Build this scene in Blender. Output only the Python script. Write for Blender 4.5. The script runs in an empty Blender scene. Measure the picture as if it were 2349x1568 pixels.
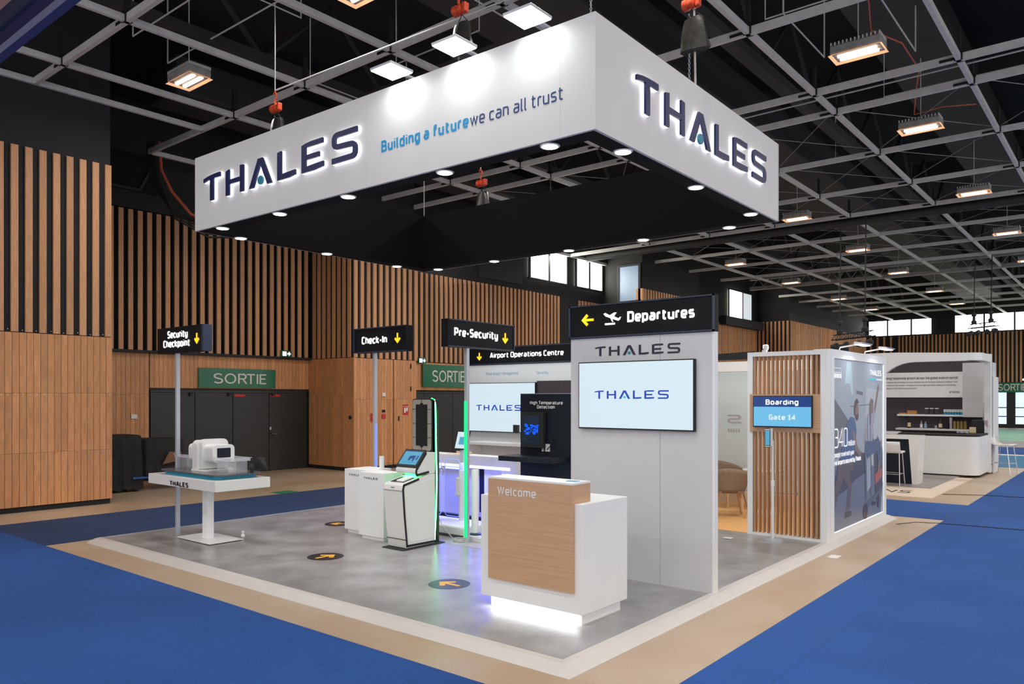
import bpy, bmesh, math, random
from mathutils import Vector, Matrix
random.seed(7)
S = bpy.context.scene
COL = S.collection
# ---------------------------------------------------------------- camera, world, light, exposure
YAW = math.radians(39.34)
cam = bpy.data.cameras.new('camera'); cam.sensor_width = 36; cam.lens = 27.06; cam.shift_y = 0.0541
cam.clip_start = 0.05; cam.clip_end = 300
camo = bpy.data.objects.new('camera', cam); COL.objects.link(camo)
camo.location = (0, 0, 2.0); camo.rotation_euler = (math.radians(90), 0, YAW)
S.camera = camo
S.view_settings.view_transform = 'Standard'; S.view_settings.look = 'None'
S.view_settings.gamma = 1; S.view_settings.use_curve_mapping = False
S.view_settings.exposure = 0.0
S.cycles.use_denoising = True
S.cycles.max_bounces = 6; S.cycles.diffuse_bounces = 3; S.cycles.glossy_bounces = 3
S.cycles.transmission_bounces = 6; S.cycles.transparent_max_bounces = 8
S.cycles.sample_clamp_indirect = 4.0; S.cycles.caustics_reflective = False; S.cycles.caustics_refractive = False
W = bpy.data.worlds.new('hall_daylight'); S.world = W; W.use_nodes = True
W.node_tree.nodes['Background'].inputs[0].default_value = (1.0, 0.985, 0.97, 1)
W.node_tree.nodes['Background'].inputs[1].default_value = 1.18
HALL_WATT = 74.0          # each ceiling floodlight of the hall
SPOT_WATT = 30.0           # each downlight of the hanging canopy

def srgb(r, g, b):
    f = lambda c: (c/255/12.92) if c/255 <= 0.04045 else ((c/255+0.055)/1.055)**2.4
    return (f(r), f(g), f(b), 1)

# ---------------------------------------------------------------- materials
def mat(name, col, rough=0.5, metal=0.0, noise=0.0, nscale=8.0, bump=0.0, bscale=60.0, spec=0.5, emit=None, es=0.0, trans=0.0, ior=1.45, alpha=1.0, nstretch=(1, 1, 1), objrand=0.0, coat=0.0):
    m = bpy.data.materials.new(name); m.use_nodes = True
    nt = m.node_tree; b = nt.nodes['Principled BSDF']; N = nt.nodes.new; L = nt.links.new
    b.inputs['Base Color'].default_value = col
    b.inputs['Roughness'].default_value = rough; b.inputs['Metallic'].default_value = metal
    b.inputs['Specular IOR Level'].default_value = spec
    b.inputs['Coat Weight'].default_value = coat
    if emit is not None:
        b.inputs['Emission Color'].default_value = emit; b.inputs['Emission Strength'].default_value = es
    if trans:
        b.inputs['Transmission Weight'].default_value = trans; b.inputs['IOR'].default_value = ior
    if alpha < 1: b.inputs['Alpha'].default_value = alpha
    if noise or bump or objrand:
        tc = N('ShaderNodeTexCoord'); mp = N('ShaderNodeMapping'); mp.inputs['Scale'].default_value = nstretch
        L(tc.outputs['Object'], mp.inputs['Vector'])
        if objrand:
            oi = N('ShaderNodeObjectInfo'); cb = N('ShaderNodeCombineXYZ'); mu = N('ShaderNodeMath'); mu.operation = 'MULTIPLY'; mu.inputs[1].default_value = 37.0
            L(oi.outputs['Random'], mu.inputs[0])
            for i in range(3): L(mu.outputs[0], cb.inputs[i])
            L(cb.outputs[0], mp.inputs['Location'])
        last = None
        if noise:
            nz = N('ShaderNodeTexNoise'); nz.inputs['Scale'].default_value = nscale; nz.inputs['Detail'].default_value = 5
            L(mp.outputs[0], nz.inputs['Vector'])
            mr = N('ShaderNodeMapRange'); mr.inputs['From Min'].default_value = 0.3; mr.inputs['From Max'].default_value = 0.7
            mr.inputs['To Min'].default_value = 1-noise; mr.inputs['To Max'].default_value = 1+noise
            L(nz.outputs['Fac'], mr.inputs['Value']); last = mr.outputs[0]
        if objrand:
            mr2 = N('ShaderNodeMapRange'); mr2.inputs['To Min'].default_value = 1-objrand; mr2.inputs['To Max'].default_value = 1+objrand
            L(oi.outputs['Random'], mr2.inputs['Value'])
            if last is None: last = mr2.outputs[0]
            else:
                mm = N('ShaderNodeMath'); mm.operation = 'MULTIPLY'; L(last, mm.inputs[0]); L(mr2.outputs[0], mm.inputs[1]); last = mm.outputs[0]
        if last is not None:
            vm = N('ShaderNodeVectorMath'); vm.operation = 'SCALE'; vm.inputs[0].default_value = col[:3]
            L(last, vm.inputs['Scale']); L(vm.outputs[0], b.inputs['Base Color'])
        if bump:
            n2 = N('ShaderNodeTexNoise'); n2.inputs['Scale'].default_value = bscale; n2.inputs['Detail'].default_value = 3
            L(mp.outputs[0], n2.inputs['Vector'])
            bp = N('ShaderNodeBump'); bp.inputs['Strength'].default_value = bump; bp.inputs['Distance'].default_value = 0.01
            L(n2.outputs['Fac'], bp.inputs['Height']); L(bp.outputs[0], b.inputs['Normal'])
    return m

M = {}
M['white'] = mat('white_laminate', srgb(243, 243, 242), 0.45, noise=0.012, nscale=3)
M['panel_white'] = mat('white_painted_panel', srgb(224, 221, 219), 0.6, noise=0.015, nscale=2)
M['greyboard'] = mat('light_grey_board', srgb(212, 211, 213), 0.6, noise=0.02, nscale=3)
M['gloss_white'] = mat('gloss_white_plastic', srgb(235, 233, 230), 0.22)
M['black'] = mat('matt_black_paint', srgb(34, 34, 36), 0.7)
M['blackwall'] = mat('black_wall_paint', srgb(34, 34, 35), 0.85, noise=0.12, nscale=1.5)
M['canopyblack'] = mat('black_canopy_lining', srgb(17, 17, 19), 0.8, spec=.15)
M['nightblue'] = mat('dark_navy_laminate', srgb(22, 28, 40), 0.5, spec=.3)
M['signblack'] = mat('black_sign_face', srgb(15, 17, 22), 0.55, spec=.2)
M['signframe'] = mat('dark_blue_sign_frame', srgb(38, 52, 74), 0.45)
M['void'] = mat('black_void', srgb(20, 20, 22), 0.95)
M['ceil'] = mat('black_ceiling', srgb(30, 30, 31), 0.9, noise=0.3, nscale=0.8)
M['duct'] = mat('dark_duct', srgb(48, 48, 49), 0.7, noise=0.1, nscale=2)
M['steel'] = mat('grey_steel', srgb(205, 203, 200), 0.5, metal=0.0, noise=0.08, nscale=6)
M['steel2'] = mat('dusty_grey_girder', srgb(150, 147, 143), 0.65, noise=0.25, nscale=5)
M['bracket'] = mat('black_bracket', srgb(20, 20, 20), 0.6)
M['alu'] = mat('brushed_aluminium', srgb(196, 200, 208), 0.35, metal=0.4)
M['chrome'] = mat('chrome', srgb(210, 210, 212), 0.12, metal=1.0)
M['slat'] = mat('oak_slat', srgb(202, 148, 106), 0.6, noise=0.12, nscale=9, nstretch=(4, 4, 0.5), objrand=0.14)
M['plank'] = mat('oak_plank', srgb(210, 148, 98), 0.5, noise=0.14, nscale=7, nstretch=(3, 3, 0.6), objrand=0.13)
M['oakdeck'] = mat('oak_laminate', srgb(206, 164, 128), 0.5, noise=0.09, nscale=5, nstretch=(0.4, 0.4, 12))
M['lamella'] = mat('oak_lamella', srgb(196, 148, 106), 0.55, noise=0.1, nscale=8, nstretch=(4, 4, 0.5), objrand=0.06)
M['woodfloor'] = mat('warm_oak_floor', srgb(222, 168, 104), 0.4, noise=0.12, nscale=3, nstretch=(0.7, 6, 1))
M['leg_wood'] = mat('pale_oak_leg', srgb(206, 160, 118), 0.5, noise=0.08)
M['taupe'] = mat('taupe_wool_fabric', srgb(132, 112, 94), 0.9, noise=0.2, nscale=60, bump=0.3, bscale=200)
M['seatpad'] = mat('pale_seat_fabric', srgb(190, 180, 170), 0.9, noise=0.08, nscale=50)
M['green'] = mat('green_exit_sign', srgb(0, 104, 70), 0.22, noise=0.06, nscale=3)
M['letter_grey'] = mat('light_grey_lettering', srgb(225, 220, 215), 0.5)
M['letter_white'] = mat('white_lettering', srgb(240, 238, 235), 0.5)
M['thales_navy'] = mat('navy_letter_face', srgb(10, 22, 82), 0.4)
M['thales_grey'] = mat('dark_slate_letter', srgb(30, 30, 52), 0.4)
M['dot_teal'] = mat('teal_dot', srgb(42, 134, 158), 0.4)
M['cyan_txt'] = mat('cyan_lettering', srgb(20, 148, 204), 0.5)
M['navy_txt'] = mat('navy_lettering', srgb(28, 62, 118), 0.5)
M['pale_txt'] = mat('pale_blue_lettering', srgb(112, 176, 210), 0.5)
M['dark_txt'] = mat('dark_lettering', srgb(46, 42, 44), 0.5)
M['halo'] = mat('backlit_letter_edge', (1, 1, 1, 1), 0.5, emit=(0.86, 0.9, 1, 1), es=1.7)
M['glow_white'] = mat('lit_white_lettering', (1, 1, 1, 1), 0.5, emit=(0.92, 0.97, 1, 1), es=1.5)
M['glow_yellow'] = mat('lit_yellow_arrow', srgb(255, 190, 20), 0.5, emit=srgb(255, 186, 20), es=1.25)
M['glow_green'] = mat('green_led', (0, 1, 0.25, 1), 0.5, emit=(0.03, 1.0, 0.14, 1), es=5.0)
M['green_core'] = mat('green_led_core', (0.7, 1, 0.75, 1), 0.5, emit=(0.5, 1.0, 0.6, 1), es=7.0)
M['pole_green'] = mat('green_lit_strip', (0, 0.7, 0.25, 1), 0.5, emit=(0.0, 0.62, 0.17, 1), es=1.0)
M['pole_blue'] = mat('blue_lit_strip', (0.2, 0.3, 0.9, 1), 0.5, emit=(0.13, 0.22, 0.9, 1), es=0.9)
M['led_blue'] = mat('blue_led', (0.4, 0.4, 1, 1), 0.5, emit=(0.42, 0.42, 1.0, 1), es=2.6)
M['led_line'] = mat('blue_edge_light', (0.3, 0.4, 1, 1), 0.5, emit=(0.16, 0.24, 1.0, 1), es=1.3)
M['led_white'] = mat('white_led', (1, 1, 1, 1), 0.5, emit=(0.93, 0.97, 1, 1), es=3.0)
M['downlight'] = mat('lit_downlight', (1, 1, 1, 1), 0.5, emit=(0.9, 0.97, 1, 1), es=14.0)
M['flood'] = mat('lit_flood_panel', (1, 1, 1, 1), 0.5, emit=(0.93, 1, 0.99, 1), es=8.0)
M['warm_tube'] = mat('warm_lamp_tube', (1, 1, 1, 1), 0.5, emit=(1.0, 0.74, 0.5, 1), es=6.0)
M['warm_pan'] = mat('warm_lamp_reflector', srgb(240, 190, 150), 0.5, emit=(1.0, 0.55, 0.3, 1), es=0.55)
M['pane'] = mat('daylit_window_pane', (1, 1, 1, 1), 0.5, emit=(1.0, 0.99, 0.96, 1), es=5.0)
M['pane_hot'] = mat('sunlit_window_pane', (1, 1, 1, 1), 0.5, emit=(1.0, 0.97, 0.86, 1), es=12.0)
M['pane_dim'] = mat('dim_window_pane', (1, 1, 1, 1), 0.4, emit=(0.80, 0.88, 0.93, 1), es=0.62)
M['pane_blue'] = mat('bluish_pane_painted_reflection', srgb(120, 140, 165), 0.3, emit=(0.3, 0.42, 0.58, 1), es=0.28)  # reflection on the glass put in as a dim glow of the pane
M['door_pane'] = mat('frosted_door_pane', (0.8, 0.87, 1, 1), 0.3, emit=(0.62, 0.76, 1.0, 1), es=0.85)
M['screen_white'] = mat('lit_white_screen', (.015, .015, .018, 1), 0.3, emit=(0.68, 0.82, 0.90, 1), es=0.97)
M['screen_navy'] = mat('lit_navy_band', (.015, .015, .018, 1), 0.3, emit=srgb(2, 56, 126), es=1.0)
M['screen_sky'] = mat('lit_sky_band', (.015, .015, .018, 1), 0.3, emit=srgb(108, 192, 236), es=0.95)
M['screen_teal'] = mat('lit_teal_screen', (.015, .015, .018, 1), 0.3, emit=srgb(84, 170, 204), es=0.9)
M['screen_dark'] = mat('dark_screen_glass', (.015, .015, .018, 1), 0.15, emit=srgb(14, 40, 58), es=0.6)
M['screen_blue'] = mat('bright_blue_pixels', (.015, .015, .018, 1), 0.3, emit=srgb(10, 90, 255), es=1.2)
M['logo_lit'] = mat('lit_blue_logo', (.015, .015, .018, 1), 0.4, emit=srgb(0, 62, 184), es=0.9)
M['dot_lit'] = mat('lit_cyan_dot', (.015, .015, .018, 1), 0.4, emit=srgb(50, 205, 235), es=0.9)
M['txt_lit'] = mat('lit_white_text', (.015, .015, .018, 1), 0.4, emit=(0.95, 0.97, 1, 1), es=1.0)
M['txt_soft'] = mat('lit_soft_text', (.015, .015, .018, 1), 0.4, emit=(0.76, 0.87, 0.95, 1), es=1.0)
M['glass'] = mat('clear_glass', (0.9, 0.97, 1, 1), 0.03, trans=1.0, ior=1.25)
M['acrylic'] = mat('clear_acrylic', (0.85, 0.86, 0.9, 1), 0.08, alpha=0.28)
M['smoke'] = mat('smoked_acrylic', srgb(104, 100, 100), 0.15, alpha=0.85)
M['smoke_clear'] = mat('thin_smoked_acrylic', srgb(50, 50, 54), 0.1, alpha=0.5)
M['teal'] = mat('teal_edge', srgb(10, 130, 160), 0.3)
M['orange'] = mat('orange_hoist_paint', srgb(214, 74, 40), 0.4)
M['orange_cable'] = mat('orange_cable', srgb(205, 100, 70), 0.6)
M['bag'] = mat('black_chain_bag', srgb(48, 46, 44), 0.35, noise=0.35, nscale=6, bump=0.8, bscale=8)
M['drape'] = mat('black_drape', srgb(30, 28, 28), 0.8, noise=0.3, nscale=5, bump=0.7, bscale=10)
M['door_black'] = mat('black_door_leaf', srgb(46, 46, 46), 0.42, noise=0.05, nscale=3)
M['red'] = mat('red_plate', srgb(196, 50, 48), 0.5)
M['arrow_yellow'] = mat('yellow_floor_arrow', srgb(240, 178, 60), 0.5)
M['disc'] = mat('dark_floor_disc', srgb(40, 42, 50), 0.35)
M['ramp'] = mat('white_ramp_strip', srgb(216, 208, 202), 0.4, noise=0.03, nscale=4)
M['rubber'] = mat('black_rubber', srgb(22, 22, 22), 0.8)
M['dolly'] = mat('blue_dolly', srgb(40, 90, 150), 0.6)
M['cardboard'] = mat('brown_card', srgb(122, 90, 66), 0.8)
M['prune'] = mat('dark_plum_wall', srgb(70, 62, 70), 0.8)
M['tan_box'] = mat('tan_wood_box', srgb(190, 130, 80), 0.6)
M['cup_blue'] = mat('blue_paper_cup', srgb(30, 140, 180), 0.5)
M['cup_white'] = mat('white_paper_cup', srgb(225, 225, 225), 0.5)
M['bottle'] = mat('dark_bottle_glass', srgb(30, 26, 22), 0.1)
M['label'] = mat('cream_label', srgb(220, 200, 160), 0.6)
M['gold'] = mat('gold_tin', srgb(150, 130, 70), 0.35, metal=0.4, noise=0.4, nscale=60)
M['peach'] = mat('peach_band', srgb(232, 168, 130), 0.6)
M['navyband'] = mat('navy_band', srgb(32, 36, 84), 0.6)
M['navyband2'] = mat('blue_band', srgb(28, 52, 110), 0.6)
M['greyband'] = mat('grey_band', srgb(84, 80, 84), 0.7)
M['silver'] = mat('silver_band', srgb(176, 170, 174), 0.6)
M['green_tape'] = mat('green_floor_tape', srgb(30, 130, 80), 0.6)
M['cable_white'] = mat('white_cable', srgb(200, 195, 190), 0.5)
M['cable_black'] = mat('black_cable', srgb(26, 26, 26), 0.6)
M['kiosk_grey'] = mat('warm_grey_panel', srgb(158, 152, 142), 0.3)
M['frost'] = mat('frosted_pale_panel', srgb(206, 216, 218), 0.4)
M['bright_white'] = mat('bright_white_panel', srgb(246, 250, 252), 0.5)
M['paper'] = mat('white_paper', srgb(235, 232, 230), 0.8)

def floor_mat(name, c1, c2, scale, rough, rnoise=0.1, tile=None, bump=0.05):
    m = bpy.data.materials.new(name); m.use_nodes = True
    nt = m.node_tree; b = nt.nodes['Principled BSDF']; N = nt.nodes.new; L = nt.links.new
    tc = N('ShaderNodeTexCoord'); nz = N('ShaderNodeTexNoise'); nz.inputs['Scale'].default_value = scale; nz.inputs['Detail'].default_value = 6; nz.inputs['Roughness'].default_value = 0.6
    L(tc.outputs['Object'], nz.inputs['Vector'])
    cr = N('ShaderNodeValToRGB'); cr.color_ramp.elements[0].position = 0.32; cr.color_ramp.elements[1].position = 0.68
    cr.color_ramp.elements[0].color = c1; cr.color_ramp.elements[1].color = c2
    L(nz.outputs['Fac'], cr.inputs['Fac']); last = cr.outputs['Color']
    fine = N('ShaderNodeTexNoise'); fine.inputs['Scale'].default_value = 55; fine.inputs['Detail'].default_value = 4
    L(tc.outputs['Object'], fine.inputs['Vector'])
    mr = N('ShaderNodeMapRange'); mr.inputs['From Min'].default_value = 0.3; mr.inputs['From Max'].default_value = 0.7; mr.inputs['To Min'].default_value = 0.93; mr.inputs['To Max'].default_value = 1.07
    L(fine.outputs['Fac'], mr.inputs['Value'])
    vm = N('ShaderNodeVectorMath'); vm.operation = 'SCALE'; L(last, vm.inputs[0]); L(mr.outputs[0], vm.inputs['Scale']); last = vm.outputs[0]
    if tile:
        bt = N('ShaderNodeTexBrick'); bt.offset = 0; bt.inputs['Scale'].default_value = 1.0
        bt.inputs['Brick Width'].default_value = tile[0]; bt.inputs['Row Height'].default_value = tile[1]; bt.inputs['Mortar Size'].default_value = 0.006
        bt.inputs['Color1'].default_value = (0.93, 0.93, 0.93, 1); bt.inputs['Color2'].default_value = (1.05, 1.05, 1.05, 1); bt.inputs['Mortar'].default_value = (0.78, 0.78, 0.78, 1)
        L(tc.outputs['Object'], bt.inputs['Vector'])
        v2 = N('ShaderNodeVectorMath'); v2.operation = 'MULTIPLY'; L(last, v2.inputs[0]); L(bt.outputs['Color'], v2.inputs[1]); last = v2.outputs[0]
    L(last, b.inputs['Base Color'])
    r2 = N('ShaderNodeMapRange'); r2.inputs['To Min'].default_value = rough-rnoise; r2.inputs['To Max'].default_value = rough+rnoise
    L(nz.outputs['Fac'], r2.inputs['Value']); L(r2.outputs[0], b.inputs['Roughness'])
    if bump:
        bp = N('ShaderNodeBump'); bp.inputs['Strength'].default_value = bump; bp.inputs['Distance'].default_value = 0.005
        L(fine.outputs['Fac'], bp.inputs['Height']); L(bp.outputs[0], b.inputs['Normal'])
    return m
M['concrete'] = floor_mat('polished_tan_concrete', srgb(182, 152, 120), srgb(200, 178, 156), 0.7, 0.38, 0.08)
M['vinyl'] = floor_mat('grey_vinyl_floor', srgb(134, 131, 130), srgb(174, 172, 173), 2.2, 0.30, 0.04)
M['carpet'] = floor_mat('blue_carpet_tiles', srgb(22, 72, 142), srgb(32, 86, 160), 0.5, 0.95, 0.02, tile=(2.0, 1.0), bump=0.5)
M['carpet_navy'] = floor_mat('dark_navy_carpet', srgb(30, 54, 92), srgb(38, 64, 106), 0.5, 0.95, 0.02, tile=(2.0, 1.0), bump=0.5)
M['carpet_teal'] = floor_mat('teal_carpet', srgb(52, 120, 165), srgb(60, 130, 175), 0.5, 0.8, 0.02, bump=0.3)
M['carpet_mint'] = floor_mat('mint_carpet', srgb(120, 172, 150), srgb(140, 190, 165), 0.5, 0.6, 0.02, bump=0.2)
M['cream_floor'] = floor_mat('cream_floor_band', srgb(230, 208, 186), srgb(238, 218, 198), 0.9, 0.5, 0.05)
M['grey_floor2'] = floor_mat('grey_plank_floor', srgb(140, 132, 130), srgb(158, 150, 148), 1.2, 0.45, 0.05)

# perforated black acoustic panel
def perf_mat():
    m = bpy.data.materials.new('perforated_black_panel'); m.use_nodes = True
    nt = m.node_tree; b = nt.nodes['Principled BSDF']; N = nt.nodes.new; L = nt.links.new
    tc = N('ShaderNodeTexCoord'); vo = N('ShaderNodeTexVoronoi'); vo.inputs['Scale'].default_value = 11; vo.inputs['Randomness'].default_value = 0.0
    L(tc.outputs['Object'], vo.inputs['Vector'])
    cr = N('ShaderNodeValToRGB'); cr.color_ramp.elements[0].position = 0.16; cr.color_ramp.elements[1].position = 0.26
    cr.color_ramp.elements[0].color = srgb(92, 92, 94); cr.color_ramp.elements[1].color = srgb(36, 36, 38)
    L(vo.outputs['Distance'], cr.inputs['Fac']); L(cr.outputs[0], b.inputs['Base Color']); b.inputs['Roughness'].default_value = 0.8
    return m
M['perf'] = perf_mat()

# ---------------------------------------------------------------- mesh builder
class MB:
    def __init__(s): s.v = []; s.f = []; s.smooth = False
    def add(s, vs, fs):
        o = len(s.v); s.v += [tuple(p) for p in vs]; s.f += [tuple(i+o for i in f) for f in fs]; return s
    def box(s, x0, x1, y0, y1, z0, z1):
        if x0 > x1: x0, x1 = x1, x0
        if y0 > y1: y0, y1 = y1, y0
        if z0 > z1: z0, z1 = z1, z0
        vs = [(x0, y0, z0), (x1, y0, z0), (x1, y1, z0), (x0, y1, z0), (x0, y0, z1), (x1, y0, z1), (x1, y1, z1), (x0, y1, z1)]
        return s.add(vs, [(0, 3, 2, 1), (4, 5, 6, 7), (0, 1, 5, 4), (1, 2, 6, 5), (2, 3, 7, 6), (3, 0, 4, 7)])
    def prism(s, pts, ext):
        n = len(pts); pts = [Vector(p) for p in pts]; ext = Vector(ext)
        nrm = Vector((0, 0, 0))
        for i in range(n): nrm += pts[i].cross(pts[(i+1) % n])
        if nrm.dot(ext) > 0: pts = pts[::-1]
        vs = pts+[p+ext for p in pts]
        fs = [tuple(range(n)), tuple(range(2*n-1, n-1, -1))]+[(i, n+i, n+(i+1) % n, (i+1) % n) for i in range(n)]
        return s.add(vs, [f if k < 2 else f for k, f in enumerate(fs)])
    def tube(s, pts, r, seg=8, closed=False, cap=True):
        pts = [Vector(p) for p in pts]; n = len(pts); rings = []
        rr_ = r if isinstance(r, (list, tuple)) else [r]*n
        prev = None
        for i, p in enumerate(pts):
            a = pts[(i-1) % n] if (closed or i > 0) else p; b = pts[(i+1) % n] if (closed or i < n-1) else p
            t = (b-a)
            if t.length < 1e-9: t = Vector((0, 0, 1))
            t.normalize()
            if prev is None:
                u = t.orthogonal().normalized()
            else:
                u = prev-t*prev.dot(t)
                u = u.normalized() if u.length > 1e-6 else t.orthogonal().normalized()
            prev = u; w = t.cross(u)
            rings.append([p+(u*math.cos(2*math.pi*k/seg)+w*math.sin(2*math.pi*k/seg))*rr_[i] for k in range(seg)])
        vs = [q for R_ in rings for q in R_]; fs = []
        for i in range(n if closed else n-1):
            for k in range(seg):
                a = i*seg+k; b = i*seg+(k+1) % seg; c = ((i+1) % n)*seg+(k+1) % seg; d = ((i+1) % n)*seg+k
                fs.append((a, b, c, d))
        if cap and not closed:
            fs.append(tuple(range(seg-1, -1, -1))); fs.append(tuple((n-1)*seg+k for k in range(seg)))
        s.smooth = True
        return s.add(vs, fs)
    def lathe(s, prof, c=(0, 0, 0), seg=24):
        vs = []; fs = []
        for r, z in prof:
            for k in range(seg):
                a = 2*math.pi*k/seg; vs.append((c[0]+r*math.cos(a), c[1]+r*math.sin(a), c[2]+z))
        for i in range(len(prof)-1):
            for k in range(seg):
                fs.append((i*seg+k, i*seg+(k+1) % seg, (i+1)*seg+(k+1) % seg, (i+1)*seg+k))
        fs.append(tuple(range(seg-1, -1, -1))); fs.append(tuple((len(prof)-1)*seg+k for k in range(seg)))
        s.smooth = True
        return s.add(vs, fs)
    def xf(s, mtx):
        s.v = [tuple(mtx @ Vector(p)) for p in s.v]; return s
    def mesh(s, name):
        me = bpy.data.meshes.new(name); me.from_pydata(s.v, [], s.f); me.update()
        if s.smooth:
            me.shade_smooth(); me.set_sharp_from_angle(angle=math.radians(35))
        return me

def mb(): return MB()
def B(*a): return MB().box(*a)
ORG = {}
def thing(name, label, cat, loc=(0, 0, 0), rz=0.0, group=None, local=False):
    o = bpy.data.objects.new(name, None); COL.objects.link(o); o.empty_display_size = 0.1
    o.location = loc; o.rotation_euler = (0, 0, rz); o['label'] = label; o['category'] = cat
    if group: o['group'] = group
    ORG[o.name] = Vector((0, 0, 0)) if local else Vector(loc)
    return o
def part(name, b, m, parent, label=None, bevel=0.0, seg=2, loc=None, kind=None):
    """one mesh object under its thing; geometry is given in world metres (or in the thing's own frame when it was made local)"""
    me = b.mesh(name) if isinstance(b, MB) else b
    o = bpy.data.objects.new(name, me); COL.objects.link(o)
    if isinstance(b, MB):
        if m is not None: me.materials.append(m)
        off = ORG.get(parent.name, Vector((0, 0, 0))) if parent else Vector((0, 0, 0))
        if off.length: me.transform(Matrix.Translation(-off))
        ORG[o.name] = off
    if parent: o.parent = parent
    if loc: o.location = Vector(loc)-(ORG.get(parent.name, Vector((0, 0, 0))) if parent and not isinstance(b, MB) else Vector((0, 0, 0)))
    if label: o['label'] = label
    if kind: o['kind'] = kind
    if bevel:
        md = o.modifiers.new('edge', 'BEVEL'); md.width = bevel; md.segments = seg; md.limit_method = 'ANGLE'; md.angle_limit = math.radians(40)
    return o
def single(name, b, m, label, cat, group=None, bevel=0.0, kind=None):
    o = part(name, b, m, None, label, bevel)
    o['category'] = cat
    if group: o['group'] = group
    if kind: o['kind'] = kind
    return o
def struct(name, b, m, bevel=0.0):
    o = part(name, b, m, None, None, bevel); o['kind'] = 'structure'; return o
def dup(root, loc, rz=None, label=None, group=None):
    r = root.copy(); COL.objects.link(r); r.location = loc
    if rz is not None: r.rotation_euler = (0, 0, rz)
    if label: r['label'] = label
    if group: r['group'] = group
    for ch in list(root.children):
        c = ch.copy(); COL.objects.link(c); c.parent = r
        for g in list(ch.children):
            d = g.copy(); COL.objects.link(d); d.parent = c
    return r

# ---------------------------------------------------------------- lettering: squarish stroke letters cut from one ribbon each
X_ = 0.70
def _g(w, *paths): return (w, paths)
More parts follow.
